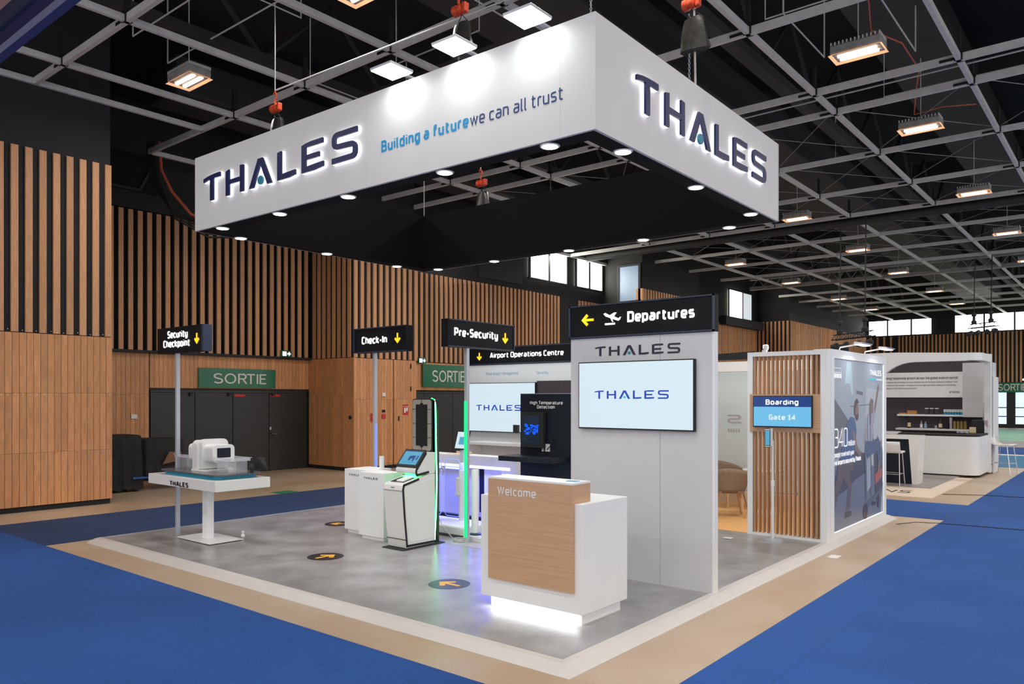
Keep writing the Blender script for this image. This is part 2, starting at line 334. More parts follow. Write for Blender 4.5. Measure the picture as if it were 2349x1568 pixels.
# point lists; third value = corner radius (default R)
Sx = 0.0
GL = {
 'a': _g(.48, [(.05, X_), (.48, X_), (.48, 0), (.0, 0), (.0, .38), (.48, .38, 0)]),
 'b': _g(.48, [(0, 1), (0, 0, 0), (.48, 0), (.48, X_), (0, X_)]),
 'c': _g(.42, [(.42, 0), (0, 0), (0, X_), (.42, X_)]),
 'd': _g(.48, [(.48, 1), (.48, 0, 0), (0, 0), (0, X_), (.48, X_)]),
 'e': _g(.48, [(.45, 0), (0, 0), (0, X_), (.48, X_), (.48, .33, .05), (0, .33)]),
 'f': _g(.34, [(.1, 0), (.1, 1), (.36, 1)], [(-.02, X_), (.34, X_)]),
 'g': _g(.48, [(.48, 0), (0, 0), (0, X_), (.48, X_, 0), (.48, -.26), (.03, -.26)]),
 'h': _g(.48, [(0, 0), (0, 1)], [(0, X_), (.48, X_), (.48, 0)]),
 'i': _g(.0, [(0, 0), (0, X_)], [(0, .92), (0, .97)]),
 'k': _g(.44, [(0, 0), (0, 1)], [(.42, X_), (.06, .36, 0), (.46, 0)]),
 'l': _g(.08, [(0, 1), (0, 0), (.13, 0)]),
 'm': _g(.84, [(0, 0), (0, X_, 0), (.42, X_), (.42, 0)], [(.36, X_), (.84, X_), (.84, 0)]),
 'n': _g(.48, [(0, 0), (0, X_, 0), (.48, X_), (.48, 0)]),
 'o': _g(.48, [(.24, 0), (0, 0), (0, X_), (.48, X_), (.48, 0), (.22, 0)]),
 'p': _g(.48, [(0, -.27), (0, X_, 0), (.48, X_), (.48, 0), (0, 0)]),
 'r': _g(.25, [(0, 0), (0, X_), (.29, X_)]),
 's': _g(.43, [(.42, X_), (0, X_), (0, .37), (.43, .34), (.43, 0), (.0, 0)]),
 't': _g(.33, [(.09, .95), (.09, 0), (.34, 0)], [(-.02, X_), (.33, X_)]),
 'u': _g(.48, [(0, X_), (0, 0), (.48, 0, 0), (.48, X_)]),
 'v': _g(.48, [(0, X_), (.24, 0, 0), (.48, X_)]),
 'w': _g(.76, [(0, X_), (.19, 0, 0), (.38, X_, 0), (.57, 0, 0), (.76, X_)]),
 'x': _g(.46, [(0, X_), (.46, 0)], [(0, 0), (.46, X_)]),
 'y': _g(.48, [(0, X_), (0, 0), (.48, 0)], [(.48, X_), (.48, -.26), (.04, -.26)]),
 'A': _g(.62, [(0, 0), (.28, 1, 0), (.34, 1, 0), (.62, 0)], [(.1, .26), (.52, .26)]),
 'B': _g(.56, [(0, .53), (.52, .53), (.52, 1), (0, 1, 0), (0, 0, 0), (.56, 0), (.56, .53), (.3, .53)]),
 'C': _g(.5, [(.5, 0), (0, 0), (0, 1), (.5, 1)]),
 'D': _g(.56, [(0, .5), (0, 1, 0), (.56, 1), (.56, 0), (0, 0, 0), (0, .52)]),
 'E': _g(.48, [(.48, 0), (0, 0, 0), (0, 1, 0), (.48, 1)], [(0, .52), (.42, .52)]),
 'G': _g(.54, [(.52, 1), (0, 1), (0, 0), (.54, 0, 0), (.54, .5, 0), (.3, .5)]),
 'H': _g(.56, [(0, 0), (0, 1)], [(.56, 0), (.56, 1)], [(0, .52), (.56, .52)]),
 'I': _g(.0, [(0, 0), (0, 1)]),
 'K': _g(.54, [(0, 0), (0, 1)], [(.5, 1), (.06, .5, 0), (.54, 0)]),
 'M': _g(.72, [(0, 0), (0, 1, 0), (.36, .35, 0), (.72, 1, 0), (.72, 0)]),
 'N': _g(.58, [(0, 0), (0, 1, 0), (.58, 0, 0), (.58, 1)]),
 'O': _g(.6, [(.3, 0), (0, 0), (0, 1), (.6, 1), (.6, 0), (.28, 0)]),
 'P': _g(.52, [(0, 0), (0, 1, 0), (.52, 1), (.52, .42), (0, .42)]),
 'R': _g(.54, [(0, 0), (0, 1, 0), (.52, 1), (.52, .45), (0, .45)], [(.3, .45), (.54, 0)]),
 'S': _g(.52, [(.5, 1), (0, 1), (0, .53), (.52, .5), (.52, 0), (0, 0)]),
 'T': _g(.54, [(.27, 0), (.27, 1)], [(0, 1), (.54, 1)]),
 'L': _g(.46, [(0, 1), (0, 0, 0), (.46, 0)]),
 'W': _g(.9, [(0, 1), (.22, 0, 0), (.45, .95, 0), (.68, 0, 0), (.9, 1)]),
 '0': _g(.5, [(.25, 0), (0, 0), (0, 1), (.5, 1), (.5, 0), (.23, 0)]),
 '1': _g(.3, [(0, .82), (.2, 1, 0), (.2, 0)], [(0, 0), (.38, 0)]),
 '3': _g(.48, [(0, 1), (.48, 1), (.48, .53), (.12, .53)], [(.3, .53), (.5, .53), (.5, 0), (0, 0)]),
 '4': _g(.54, [(.42, 0), (.42, 1, 0), (0, .26, 0), (.56, .26)]),
 '-': _g(.26, [(0, .36), (.26, .36)]),
 '.': _g(.0, [(0, 0), (0, .03)]),
}
def _round(path, R):
    out = []
    n = len(path)
    for i, p in enumerate(path):
        P = Vector((p[0], p[1])); r = p[2] if len(p) > 2 else R
        if i == 0 or i == n-1 or r <= 0: out.append(P); continue
        A = Vector(path[i-1][:2]); C = Vector(path[i+1][:2])
        da = (A-P); dc = (C-P); r = min(r, da.length*.5, dc.length*.5)
        a = P+da.normalized()*r; c = P+dc.normalized()*r
        for k in range(5):
            t = k/4; out.append(a*(1-t)**2+P*2*t*(1-t)+c*t*t)
    ded = [out[0]]
    for p in out[1:]:
        if (p-ded[-1]).length > 1e-4: ded.append(p)
    return ded
def _ribbon(pts, w):
    L_, R_ = [], []; n = len(pts)
    for i, p in enumerate(pts):
        if i == 0: t = (pts[1]-p).normalized(); k = 1
        elif i == n-1: t = (p-pts[i-1]).normalized(); k = 1
        else:
            a = (p-pts[i-1]).normalized(); b = (pts[i+1]-p).normalized(); t = (a+b)
            t = t.normalized() if t.length > 1e-6 else a; k = min(1/max(t.dot(a), .35), 2.2)
        nn = Vector((-t.y, t.x))*(w/2*k); L_.append(p+nn); R_.append(p-nn)
    return L_, R_
def text(b, s, o, ux, up, width, cap, depth=0.004, weight=0.15, gap=0.17, space=0.34):
    """adds a line of letters to builder b; o = left end of the base line, fitted to the given width and capital height"""
    o = Vector(o); ux = Vector(ux).normalized(); up = Vector(up).normalized(); nrm = ux.cross(up)
    w = weight; x = 0; strokes = []
    for ch in s:
        if ch == ' ': x += space; continue
        gw, paths = GL.get(ch, GL['o'])
        for pth in paths:
            pp = [(q[0]+x+w/2, w/2+q[1]*(1-w))+tuple(q[2:]) for q in pth]
            strokes.append(_ribbon(_round(pp, .17), w))
        x += gw+w+gap
    tot = x-gap; sx = width/tot; sy = cap
    si = 0
    for Lp, Rp in strokes:
        n = len(Lp); vs = []
        for d in (0, depth):
            for P_i, P in enumerate(Lp+Rp): vs.append(o+ux*(P.x*sx)+up*(P.y*sy)+nrm*(d+(.0006*((P_i % n)+1)/n if d else 0)+.0001*si))
        fs = []; si = (si+3) % 7
        m2 = 2*n
        for i in range(n-1):
            fs.append((m2+i, m2+n+i, m2+n+i+1, m2+i+1))
            fs.append((i, i+1, m2+i+1, m2+i)); fs.append((n+i+1, n+i, m2+n+i, m2+n+i+1))
        fs.append((0, m2, m2+n, n)); fs.append((n-1, 2*n-1, m2+2*n-1, m2+n-1))
        b.add(vs, fs)
    return b
# the wide logo capitals: (advance, outline polygons) in units of the letter height
def arc_bar(x0, x1, y0, y1, sag, n=8, top=True):
    """a bar whose outer edge sags towards one end"""
    pts = []
    for k in range(n+1):
        t = k/n; xx = x0+(x1-x0)*t; dy = sag*(1-t)**2
        pts.append((xx, (y1-dy) if top else (y1)))
    low = []
    for k in range(n, -1, -1):
        t = k/n; xx = x0+(x1-x0)*t; low.append((xx, y0 if top else y0+sag*(t)**2))
    return pts+low
def logo_polys():
    L_ = []
    st = .205; bt = .165
    q = 1-bt
    L_.append((1.05, [[(0, .90), (.25, .955), (.5, .985), (.8, 1), (1.05, 1), (1.05, q), (.42+st, q), (.42+st, 0), (.42, 0), (.42, q-.01), (.2, q-.03), (0, q-.07)]]))
    L_.append((1.06, [[(0, 0), (st, 0), (st, .41), (1.06-st, .41), (1.06-st, 0), (1.06, 0), (1.06, .98), (1.06-st, 1), (1.06-st, .41+bt), (st, .41+bt), (st, .97), (0, .92)]]))
    L_.append((1.26, [[(0, 0), (st+.04, 0), (.63, .79), (1.22-st, 0), (1.26, 0), (.76, 1), (.50, 1)]]))
    L_.append((.93, [[(0, 0), (.6, 0), (.93, .05), (.93, .05+bt), (st, .02+bt), (st, 1), (0, .97)]]))
    L_.append((1.05, [[(0, 0), (.6, 0), (1.05, .05), (1.05, .05+bt), (st, .02+bt), (st, .41), (.85, .41), (.85, .41+bt), (st, .41+bt), (st, q), (1.02, q), (1.02, 1), (.45, 1), (.2, .975), (0, .93)]]))
    return L_
def logo(o, ux, up, width, height, depth, lift=0.0, slim=0.0, skip=()):
    """returns [builder per letter] and the dot builder; lift = distance off the wall"""
    o = Vector(o); ux = Vector(ux).normalized(); up = Vector(up).normalized(); nrm = ux.cross(up)
    gaps = [.36, .33, .30, .32, .40]; polys = logo_polys(); tot = 1.05+1.06+1.26+.93+1.05+1.12+sum(gaps)
    sx = width/tot; sy = height; x = 0; out = []; dot = None
    P = lambda u, v: o+ux*(u*sx)+up*(v*sy)+nrm*lift
    for i, (w, ps) in enumerate(polys):
        b = MB()
        for pl in ps: b.prism([P(x+u, v) for u, v in pl], nrm*depth)
        out.append(b)
        if i == 2:
            dot = MB().prism([P(x+.63+.15*math.cos(a*math.pi/8), .21+.16*math.sin(a*math.pi/8)) for a in range(16)], nrm*depth)
        x += w+gaps[i]
    wS = .175
    pth = [(1.12, 1-wS/2), (wS/2, 1-wS/2), (wS/2, .5+.03), (1.12-wS/2, .5-.02), (1.12-wS/2, wS/2), (0, wS/2)]
    Lp, Rp = _ribbon([Vector(q) for q in _round(pth, .17)], wS)
    b = MB(); n = len(Lp); vs = []
    for d in (0, depth):
        for Q in Lp+Rp: vs.append(P(x+Q.x, Q.y)+nrm*d)
    fs = []
    m2 = 2*n
    for i in range(n-1):
        fs += [(m2+i, m2+n+i, m2+n+i+1, m2+i+1), (i, i+1, m2+i+1, m2+i), (n+i+1, n+i, m2+n+i, m2+n+i+1)]
    fs += [(0, m2, m2+n, n), (n-1, 2*n-1, m2+2*n-1, m2+n-1)]
    b.add(vs, fs); out.append(b)
    return out, dot
def logo_flat(parent, o, ux, up, width, height, depth, m, mdot, name='logo_letter'):
    Ls, dot = logo(o, ux, up, width, height, depth)
    for b in Ls: part(name, b, m, parent)
    part('logo_dot', dot, mdot, parent)
def arrow(b, c, d, up, nrm, size, w=0.2, depth=0.006):
    """an arrow centred at c pointing along d"""
    c = Vector(c); d = Vector(d).normalized(); n = Vector(nrm).normalized(); sd = n.cross(d)
    P = lambda a, s_: c+d*(a*size)+sd*(s_*size)
    q = w*.42; r = .7071; L_ = .6; t_ = (q+r*w)/r
    half = [(.5-r*L_, r*L_), (.5-r*L_-r*w, r*L_-r*w), (.5-r*w-r*t_, q), (-.5, q)]
    pts = [(.5, 0)]+half+[(a_, -s_) for a_, s_ in half[::-1]]
    b.prism([P(a_, s_) for a_, s_ in pts], n*depth)
    return b
def rrect(w, h, r, n=5):
    pts = []
    for cx, cy, a0 in ((w/2-r, h/2-r, 0), (-w/2+r, h/2-r, 90), (-w/2+r, -h/2+r, 180), (w/2-r, -h/2+r, 270)):
        for k in range(n+1):
            a = math.radians(a0+90*k/n); pts.append((cx+r*math.cos(a), cy+r*math.sin(a)))
    return pts
EX, EY, EZ = Vector((1, 0, 0)), Vector((0, 1, 0)), Vector((0, 0, 1))

# ================================================================ SETTING
struct('floor', B(-22, 12, -8, 62, -0.1, 0.0), M['concrete'])
ceiling = struct('ceiling', B(-22, 12, -8, 62, 10.2, 10.4), M['ceil'])
# ---- walls clad in oak planks below and oak slats above
def clad(wall, axis, plane, a0, a1, z_lo, z_joint, z_hi, outward, pitch=0.222, rows=(), gaps=None, slat_w=0.111, slats=True, slat_plane=None, start=None):
    """axis 'Y': wall face at X=plane, running along Y; axis 'X': face at Y=plane, running along X"""
    th = 0.045
    sp = plane if slat_plane is None else slat_plane
    if slats:
        n = int((a1-a0)/pitch+0.5); h = z_hi-z_joint; me = None
        for i in range(n):
            a = a0+i*pitch
            if a+slat_w > a1+0.03: continue
            if me is None:
                b = B(-th, 0, 0, slat_w, 0, h) if axis == 'Y' else B(0, slat_w, 0, th, 0, h)
                if axis == 'Y' and outward < 0: b = B(0, th, 0, slat_w, 0, h)
                me = b.mesh('slat'); me.materials.append(M['slat'])
            loc = (sp, a, z_joint) if axis == 'Y' else (a, sp, z_joint)
            part('slat', me, None, wall, loc=loc)
    for (b0, b1, zz) in rows:
        n = max(1, int(round((b1-b0)/0.111))); w = (b1-b0)/n
        for (za, zb) in zz:
            g = 0.0035
            b = B(-th, 0, g, w-g, 0, zb-za-g) if axis == 'Y' else B(g, w-g, 0, th, 0, zb-za-g)
            me2 = b.mesh('plank'); me2.materials.append(M['plank'])
            for i in range(n):
                loc = (plane, b0+i*w, za) if axis == 'Y' else (b0+i*w, plane, za)
                part('plank', me2, None, wall, loc=loc)
wA = struct('wall_left', B(-20, -15.105, -7, 6.44, 0, 10.2), M['blackwall'])
clad(wA, 'Y', -15.06, 2.56, 6.50, .1, 3.14, 6.37, 1, rows=[(3.24, 6.46, [(.1, 1.03), (1.03, 2.08), (2.08, 3.13)])])
nb_ = mb()
for i in range(29):
    for z_ in (1.0, 2.05, 3.17):
        y_ = 3.29+i*.111+random.uniform(-.01, .01); z_ += random.uniform(-.012, .012); nb_.box(-15.06, -15.055, y_-.006, y_+.006, z_-.006, z_+.006)
part('screw_heads', nb_, M['chrome'], wA, kind='stuff')
wB = struct('wall_left_recess', B(-20.5, -18.47, 6.44, 13.66, 0, 10.2), M['void'])
clad(wB, 'Y', -18.42, 6.66, 13.3, .1, 3.12, 6.4, 1, slat_plane=-18.30,
     rows=[(6.46, 8.75, [(.1, 2.08), (2.08, 3.06)]), (8.77, 13.32, [(2.22, 3.06)])])
part('ledge', B(-18.46, -18.28, 6.46, 13.6, 3.06, 3.12), M['black'], wB)
part('perforated_panel', B(-18.46, -18.40, 6.46, 13.6, 6.45, 9.0), M['perf'], wB)
b = mb()
for (p, q) in (((7.2, 8.0), (7.75, 7.2)), ((8.9, 8.0), (8.5, 7.2)), ((7.75, 7.2), (8.5, 7.2))):
    b.tube([(-18.37, p[0], p[1]-.3), (-18.37, q[0], q[1]-.3)], .04, 4)
part('vent_opening', B(-18.42, -18.39, 7.15, 8.95, 6.85, 7.75), M['void'], wB)
part('vent_brace', b, M['duct'], wB)
wC = struct('wall_left_return', B(-20.5, -16.47, 13.37, 15.6, 0, 10.2), M['blackwall'])
clad(wC, 'X', 13.32, -18.25, -16.37, .1, 3.09, 6.4, -1, rows=[(-18.42, -16.42, [(.1, 2.08), (2.08, 3.08)])])
clad(wC, 'Y', -16.42, 13.34, 15.70, .1, 3.08, 6.4, 1, rows=[(13.32, 14.72, [(.1, 1.95), (1.95, 3.07)]), (14.76, 15.62, [(.1, 1.95), (1.95, 3.07)])])
part('kick', B(-18.42, -16.45, 13.34, 13.38, 0.0, .1), M['black'], wC)
b = mb()
for y, z in ((15.40, 2.9), (15.40, 2.25), (14.93, 1.4)): b.box(-16.42, -16.405, y-.02, y+.02, z-.07, z+.07)
part('hinge', b, M['black'], wC)
wE = struct('wall_left_far', B(-20.5, -17.55, 15.6, 44.1, 0, 10.2), M['blackwall'])
clad(wE, 'Y', -17.5, 15.72, 24.35, .1, 3.12, 5.92, 1, rows=[(15.62, 20.3, [(2.2, 3.1)])])
clad(wE, 'Y', -17.5, 25.6, 27.3, .1, 3.12, 5.89, 1)
clad(wE, 'Y', -17.5, 37.5, 44.0, .1, 3.12, 6.0, 1, pitch=.2)
part('perforated_panel', B(-17.55, -17.47, 19.6, 21.9, 6.1, 7.7), M['perf'], wE)
wG = struct('wall_left_block', B(-17.6, -15.66, 27.4, 32.6, 0, 10.2), M['blackwall'])
clad(wG, 'Y', -15.6, 27.55, 32.5, .1, 3.12, 6.4, 1)
part('corner_plank', B(-15.9, -15.60, 27.33, 27.5, 3.12, 6.4), M['plank'], wG)
wH = struct('wall_left_end', B(-20.5, -15.66, 44.15, 60, 0, 10.2), M['blackwall'])
clad(wH, 'X', 44.10, -17.45, -15.5, .1, 3.12, 6.4, -1, pitch=.235)
clad(wH, 'Y', -15.6, 44.25, 59.9, .1, 3.12, 6.4, 1, pitch=.27)
wF = struct('wall_back', B(-20.5, 12, 60, 60.4, 0, 10.2), M['blackwall'])
clad(wF, 'X', 59.96, -15.4, -13.6, .1, 3.0, 6.36, -1, pitch=.45, slat_w=.13)
clad(wF, 'X', 59.96, -13.5, -2.0, .1, 3.0, 6.36, -1, pitch=.235)
# ---- windows
def window(n, axis, plane, a0, a1, z0, z1, splits, m):
    w = struct('window_%d' % n, (B(plane-.02, plane+.05, a0-.08, a1+.08, z0-.08, z0) if axis == 'Y' else B(a0-.08, a1+.08, plane-.05, plane+.02, z0-.08, z0)), M['black'])
    edges = [a0]+splits+[a1]
    for i in range(len(edges)-1):
        p, q = edges[i]+.04, edges[i+1]-.04
        mm = m[i] if isinstance(m, list) else m
        part('pane', B(plane, plane+.015, p, q, z0, z1) if axis == 'Y' else B(p, q, plane-.015, plane, z0, z1), mm, w)
    fr = mb()
    for e in edges:
        if axis == 'Y': fr.box(plane, plane+.05, e-.05, e+.05, z0, z1)
        else: fr.box(e-.05, e+.05, plane-.05, plane, z0, z1)
    if axis == 'Y': fr.box(plane, plane+.05, a0-.05, a1+.05, z1, z1+.08)
    else: fr.box(a0-.05, a1+.05, plane-.05, plane, z1, z1+.08)
    part('window_frame', fr, M['black'], w)
window(1, 'Y', -17.5, 22.35, 24.75, 6.44, 7.58, [23.55], M['pane_hot'])
window(2, 'Y', -17.5, 25.35, 27.3, 6.44, 7.5, [26.3], M['pane_hot'])
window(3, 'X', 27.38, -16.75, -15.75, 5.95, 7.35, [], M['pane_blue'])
window(4, 'Y', -17.5, 40.0, 43.2, 6.42, 7.9, [41.85], [M['pane_hot'], M['pane_dim']])
window(5, 'X', 59.95, -15.5, -11.34, 6.44, 7.5, [-14.2, -12.65], M['pane'])
window(6, 'X', 59.95, -9.98, -1.5, 6.44, 7.58, [-8.22, -6.5, -4.8, -3.1], M['pane'])
part('window_ledge', B(-17.5, -17.1, 38.8, 44.0, 5.9, 6.35), M['black'], wE)
# ---- doors
def doorset(n, axis, plane, edges, h, extra=True):
    d = struct('door_%d' % n, (B(plane-.03, plane+.02, edges[0]-.04, edges[-1]+.04, h, h+.05) if axis == 'Y' else B(edges[0]-.04, edges[-1]+.04, plane-.02, plane+.03, h, h+.05)), M['black'])
    for i in range(len(edges)-1):
        p, q = edges[i]+.008, edges[i+1]-.008
        part('door_leaf', B(plane-.03, plane, p, q, 0.01, h-.06), M['door_black'], d, bevel=.004)
    part('transom', B(plane-.03, plane+.012, edges[0], edges[-1], h-.055, h), M['door_black'], d)
    return d
d1 = doorset(1, 'Y', -18.44, [8.79, 9.92, 10.96, 12.04, 13.27], 2.18)
part('door_plate', B(-18.44, -18.43, 11.0, 11.3, 2.02, 2.08), M['red'], d1, label='red plate')
part('door_plate', B(-18.44, -18.43, 12.08, 12.38, 2.02, 2.08), M['red'], d1, label='red plate')
b = mb().tube([(-18.42, 12.08, 1.02), (-18.36, 12.08, 1.02), (-18.36, 12.22, 1.0)], .012, 6)
part('door_handle', b, M['chrome'], d1)
part('door_lock', B(-18.44, -18.42, 12.05, 12.10, 1.12, 1.2), M['alu'], d1)
b = mb()
for y in (9.8, 10.85, 12.15): b.box(-18.44, -18.38, y-.04, y+.04, 2.04, 2.12)
part('door_closer', b, M['black'], d1)
d2 = doorset(2, 'Y', -17.52, [15.68, 17.0, 18.3, 19.6, 20.3], 2.18)
# far glazed doors
d3 = struct('door_3', B(-8.2, -1.0, 59.86, 59.94, 2.55, 2.8), M['black'])
for i, (p, q) in enumerate(((-7.45, -6.95), (-6.45, -5.55), (-5.0, -4.1), (-3.6, -2.6))):
    part('door_frame', B(p-.25, q+.25, 59.9, 59.95, 0, 2.55), M['black'], d3)
    for z0, z1 in ((0.25, .72), (.78, 1.3), (1.36, 2.5)):
        part('glass_pane', B(p, q, 59.87, 59.9, z0, z1), M['door_pane'], d3)
# ---- ceiling grid, pipes, ducts
YB = [5.16, 8.27, 11.33, 14.38, 15.6, 18.78, 21.9, 24.75, 28.2, 31.27, 34.55, 42.1, 45.3, 48.4, 51.5, 55.0]
XB = [-16.0, -13.85, -11.54, -9.28, -6.95, -4.64, -2.33, 0.0, 2.33]
GZ = 7.5
for y in YB:
    x0 = -17.4 if y > 8 else -15.05
    if y > 27.5: x0 = -15.5
    part('beam', B(x0, 6, y-.035, y+.035, GZ, GZ+.115), M['steel'], ceiling)
BX = {-13.85: (-2, 60), -11.54: (-2, 60), -9.28: (-2, 60), -6.95: (-2, 60), -4.64: (-2, 60), -2.33: (-2, 60), 0.0: (2, 60), 2.33: (10, 60)}
for x, (y0, y1) in BX.items():
    part('beam', B(x-.035, x+.035, y0, 24.7, GZ, GZ+.10), M['steel'], ceiling)
    part('beam', B(x-.035, x+.035, 25.7, y1, GZ, GZ+.10), M['steel'], ceiling)
part('beam', B(-15.10, -15.03, -1, 8.27, GZ, GZ+.10), M['steel'], ceiling)
part('beam', B(-17.4, -17.33, 8.27, 30, GZ, GZ+.10), M['steel'], ceiling)
part('pipe', mb().tube([(-17, 25.45, GZ+.0), (6, 25.45, GZ+.0)], .13, 12), M['duct'], ceiling)
for z in (GZ-.05, GZ+.45):
    part('girder', B(-15.5, 6, 38.0, 38.25, z, z+.16), M['steel2'], ceiling)
b = mb()
for i in range(36):
    x = -15.4+i*.6; b.tube([(x, 38.1, GZ+.1), (x+.3, 38.1, GZ+.5), (x+.6, 38.1, GZ+.1)], .025, 4)
part('girder_lacing', b, M['steel2'], ceiling, kind='stuff')
me = None
for y in YB[:8]:
    for x in XB[1:8]:
        if me is None:
            b = B(-.06, .06, -.052, -.042, -.005, .19); b.box(-.06, .06, .042, .052, -.005, .19); b.box(-.28, -.06, -.046, -.038, .02, .065); b.box(-.025, .025, -.04, .04, .16, .55)
            me = b.mesh('bracket'); me.materials.append(M['bracket'])
        part('bracket', me, None, ceiling, loc=(x, y, GZ))
# deep roof structure
for y in (3.5, 12.2, 20.5, 29.0, 37.0, 46.0, 55.0):
    part('roof_beam', B(-20, 8, y-.15, y+.15, 9.3, 9.9), M['duct'], ceiling)
part('duct', B(-9.3, -7.2, -2, 60, 8.55, 9.5), M['duct'], ceiling, bevel=.05)
part('duct', B(-.2, 2.0, -2, 60, 8.5, 9.6), M['duct'], ceiling, bevel=.05)
part('duct', B(-4.2, -2.9, 4, 33, 8.9, 9.7), M['duct'], ceiling, bevel=.05)
part('duct', B(-16.9, -15.6, 8, 30, 8.4, 9.2), M['duct'], ceiling, bevel=.05)
for x in (-5.6, -12.6):
    part('roof_truss', B(x-.12, x+.12, 4, 58, 8.15, 8.33), M['duct'], ceiling)
    b = mb()
    for i in range(17):
        y = 5+i*3.1; b.tube([(x, y, 8.25), (x, y+1.55, 9.8), (x, y+3.1, 8.25)], .05, 5)
    part('truss_lacing', b, M['duct'], ceiling, kind='stuff')
b = mb()
for (yy0, yy1) in ((15.6, 18.78), (18.78, 21.9), (21.9, 24.75), (25.7, 28.2), (28.2, 31.27), (31.27, 34.55)):
    for i in range(len(XB)-2):
        xa, xb_ = XB[i+1], XB[i+2]
        b.tube([(xa, yy0, GZ+.12), (xb_, yy1, GZ+.12)], .008, 4); b.tube([(xa, yy1, GZ+.12), (xb_, yy0, GZ+.12)], .008, 4)
part('cross_brace', b, M['steel2'], ceiling, kind='stuff')
b = mb()
for x, y0, y1, z in ((-4.35, 12.0, 14.0, 8.0), (-3.1, 11.6, 15.0, 8.1), (-10.3, 5.7, 7.3, 8.0), (-12.4, 9.0, 11.5, 8.1), (-7.8, 7.4, 9.5, 8.0)):
    b.tube([(x, y0, z+1.2), (x, y0, z), (x, y1, z), (x, y1, z+1.2)], .014, 5)
for y, x0, x1, z in ((11.9, -4.6, -2.9, 7.95), (6.0, -13.2, -11.2, 8.1), (16.6, -4.0, -1.4, 8.0), (7.0, -14, -9, 8.2), (20.2, -6, -2.0, 8.0), (9.4, -10.4, -8.4, 8.0)):
    b.tube([(x0, y, z+1.2), (x0, y, z), (x1, y, z), (x1, y, z+1.2)], .014, 5)
b.tube([(-8, 15.1, GZ+.16), (4, 14.95, GZ+.18)], .016, 5)
part('conduit', b, M['steel'], ceiling, kind='stuff')
b = mb().tube([(-2.95, 11.2, 7.72), (-3.2, 12.4, 7.95), (-3.3, 12.9, 7.75), (-3.05, 13.8, 7.8), (-3.0, 14.8, 7.68), (-3.25, 15.8, 7.75), (-3.6, 17.3, 7.75), (-3.1, 17.4, 7.82), (-2.6, 17.9, 7.9)], .012, 6)
part('cable', b, M['orange_cable'], ceiling, label='orange cable')
b = mb().tube([(-17.6, 8.6, 7.9), (-17.4, 8.55, 7.2), (-17.2, 8.7, 6.7), (-16.9, 9.0, 6.2), (-16.4, 9.5, 5.9), (-16, 10.2, 5.85)], .035, 6)
part('cable', b, M['orange_cable'], ceiling, label='thick orange cable drop')
b = mb()
for k in range(4):
    b.tube([(-17.9+.12*k, 8.45, 7.9), (-17.8+.12*k, 8.5, 7.0), (-17.5+.1*k, 8.8, 6.4-.1*k), (-17+.1*k, 9.3, 6.0-.1*k), (-16.4, 10.2, 5.8)], .025, 5)
part('cable', b, M['cable_black'], ceiling)
# ---- green exit signs
def exit_sign(n_label, axis, plane, a0, a1, z0, z1, tw0, tw1, tz0, tz1, group=None):
    if axis == 'Y':
        t = thing('exit_sign', n_label, 'sign', (plane, a0, z0)); part('board', B(plane, plane+.03, a0, a1, z0, z1), M['green'], t, bevel=.004)
        cu = (plane+.031, tw0, tz0); ux = EY
    else:
        t = thing('exit_sign', n_label, 'sign', (a0, plane, z0)); part('board', B(a0, a1, plane-.03, plane, z0, z1), M['green'], t, bevel=.004)
        cu = (tw0, plane-.031, tz0); ux = EX
    b = mb(); cu = Vector(cu); nrm = ux.cross(EZ)
    tot = tw1-tw0; h = tz1-tz0; w = .13*h
    # round grotesque capitals
    def st(pts, x, sx): 
        Lp, Rp = _ribbon([Vector(p) for p in pts], .13)
        n = len(Lp)
        vs = [cu+ux*(x+P.x*sx)+EZ*(P.y*h)+nrm*(.003+.002*(P_i % n)/n+.004*(len(b.v) % 5)/5) for P_i, P in enumerate(Lp+Rp)]
        b.add(vs, [(i, n+i, n+i+1, i+1) for i in range(n-1)])
    sc = tot/4.05
    arc = lambda cx, cy, rx, ry, a0_, a1_, n=12: [(cx+rx*math.cos(math.radians(a0_+(a1_-a0_)*k/n)), cy+ry*math.sin(math.radians(a0_+(a1_-a0_)*k/n))) for k in range(n+1)]
    st(arc(.36, .73, .28, .22, 25, 270, 10)+arc(.36, .27, .3, .22, 90, -155, 10), 0, sc)
    st(arc(.42, .5, .38, .45, 0, 360, 24), .84*sc, sc)
    x = 1.84*sc; st([(.06, 0), (.06, .95), (.4, .95)]+arc(.4, .72, .2, .23, 90, -90, 8)+[(.06, .49)], x, sc); st([(.36, .49), (.66, .0)], x, sc)
    x = 2.5*sc; st([(0, .95), (.66, .95)], x, sc); st([(.33, 0), (.33, .95)], x, sc)
    x = 3.27*sc; st([(.08, 0), (.08, 1)], x, sc)
    x = 3.5*sc; st([(.55, .05), (.08, .05), (.08, .95), (.55, .95)], x, sc); st([(.08, .52), (.5, .52)], x, sc)
    part('lettering', b, M['letter_grey'], t)
    return t
exit_sign('long green exit sign over the black double doors behind the scanner table', 'Y', -18.40, 9.98, 12.2, 2.25, 2.75, 10.37, 11.9, 2.36, 2.62)
exit_sign('green exit sign half hidden behind the green-lit post', 'Y', -17.44, 16.85, 19.1, 2.33, 3.04, 17.25, 18.75, 2.5, 2.86)
exit_sign('distant green exit sign above the frosted glass doors', 'X', 59.82, -7.6, -4.9, 2.33, 2.98, -7.42, -5.85, 2.45, 2.88)
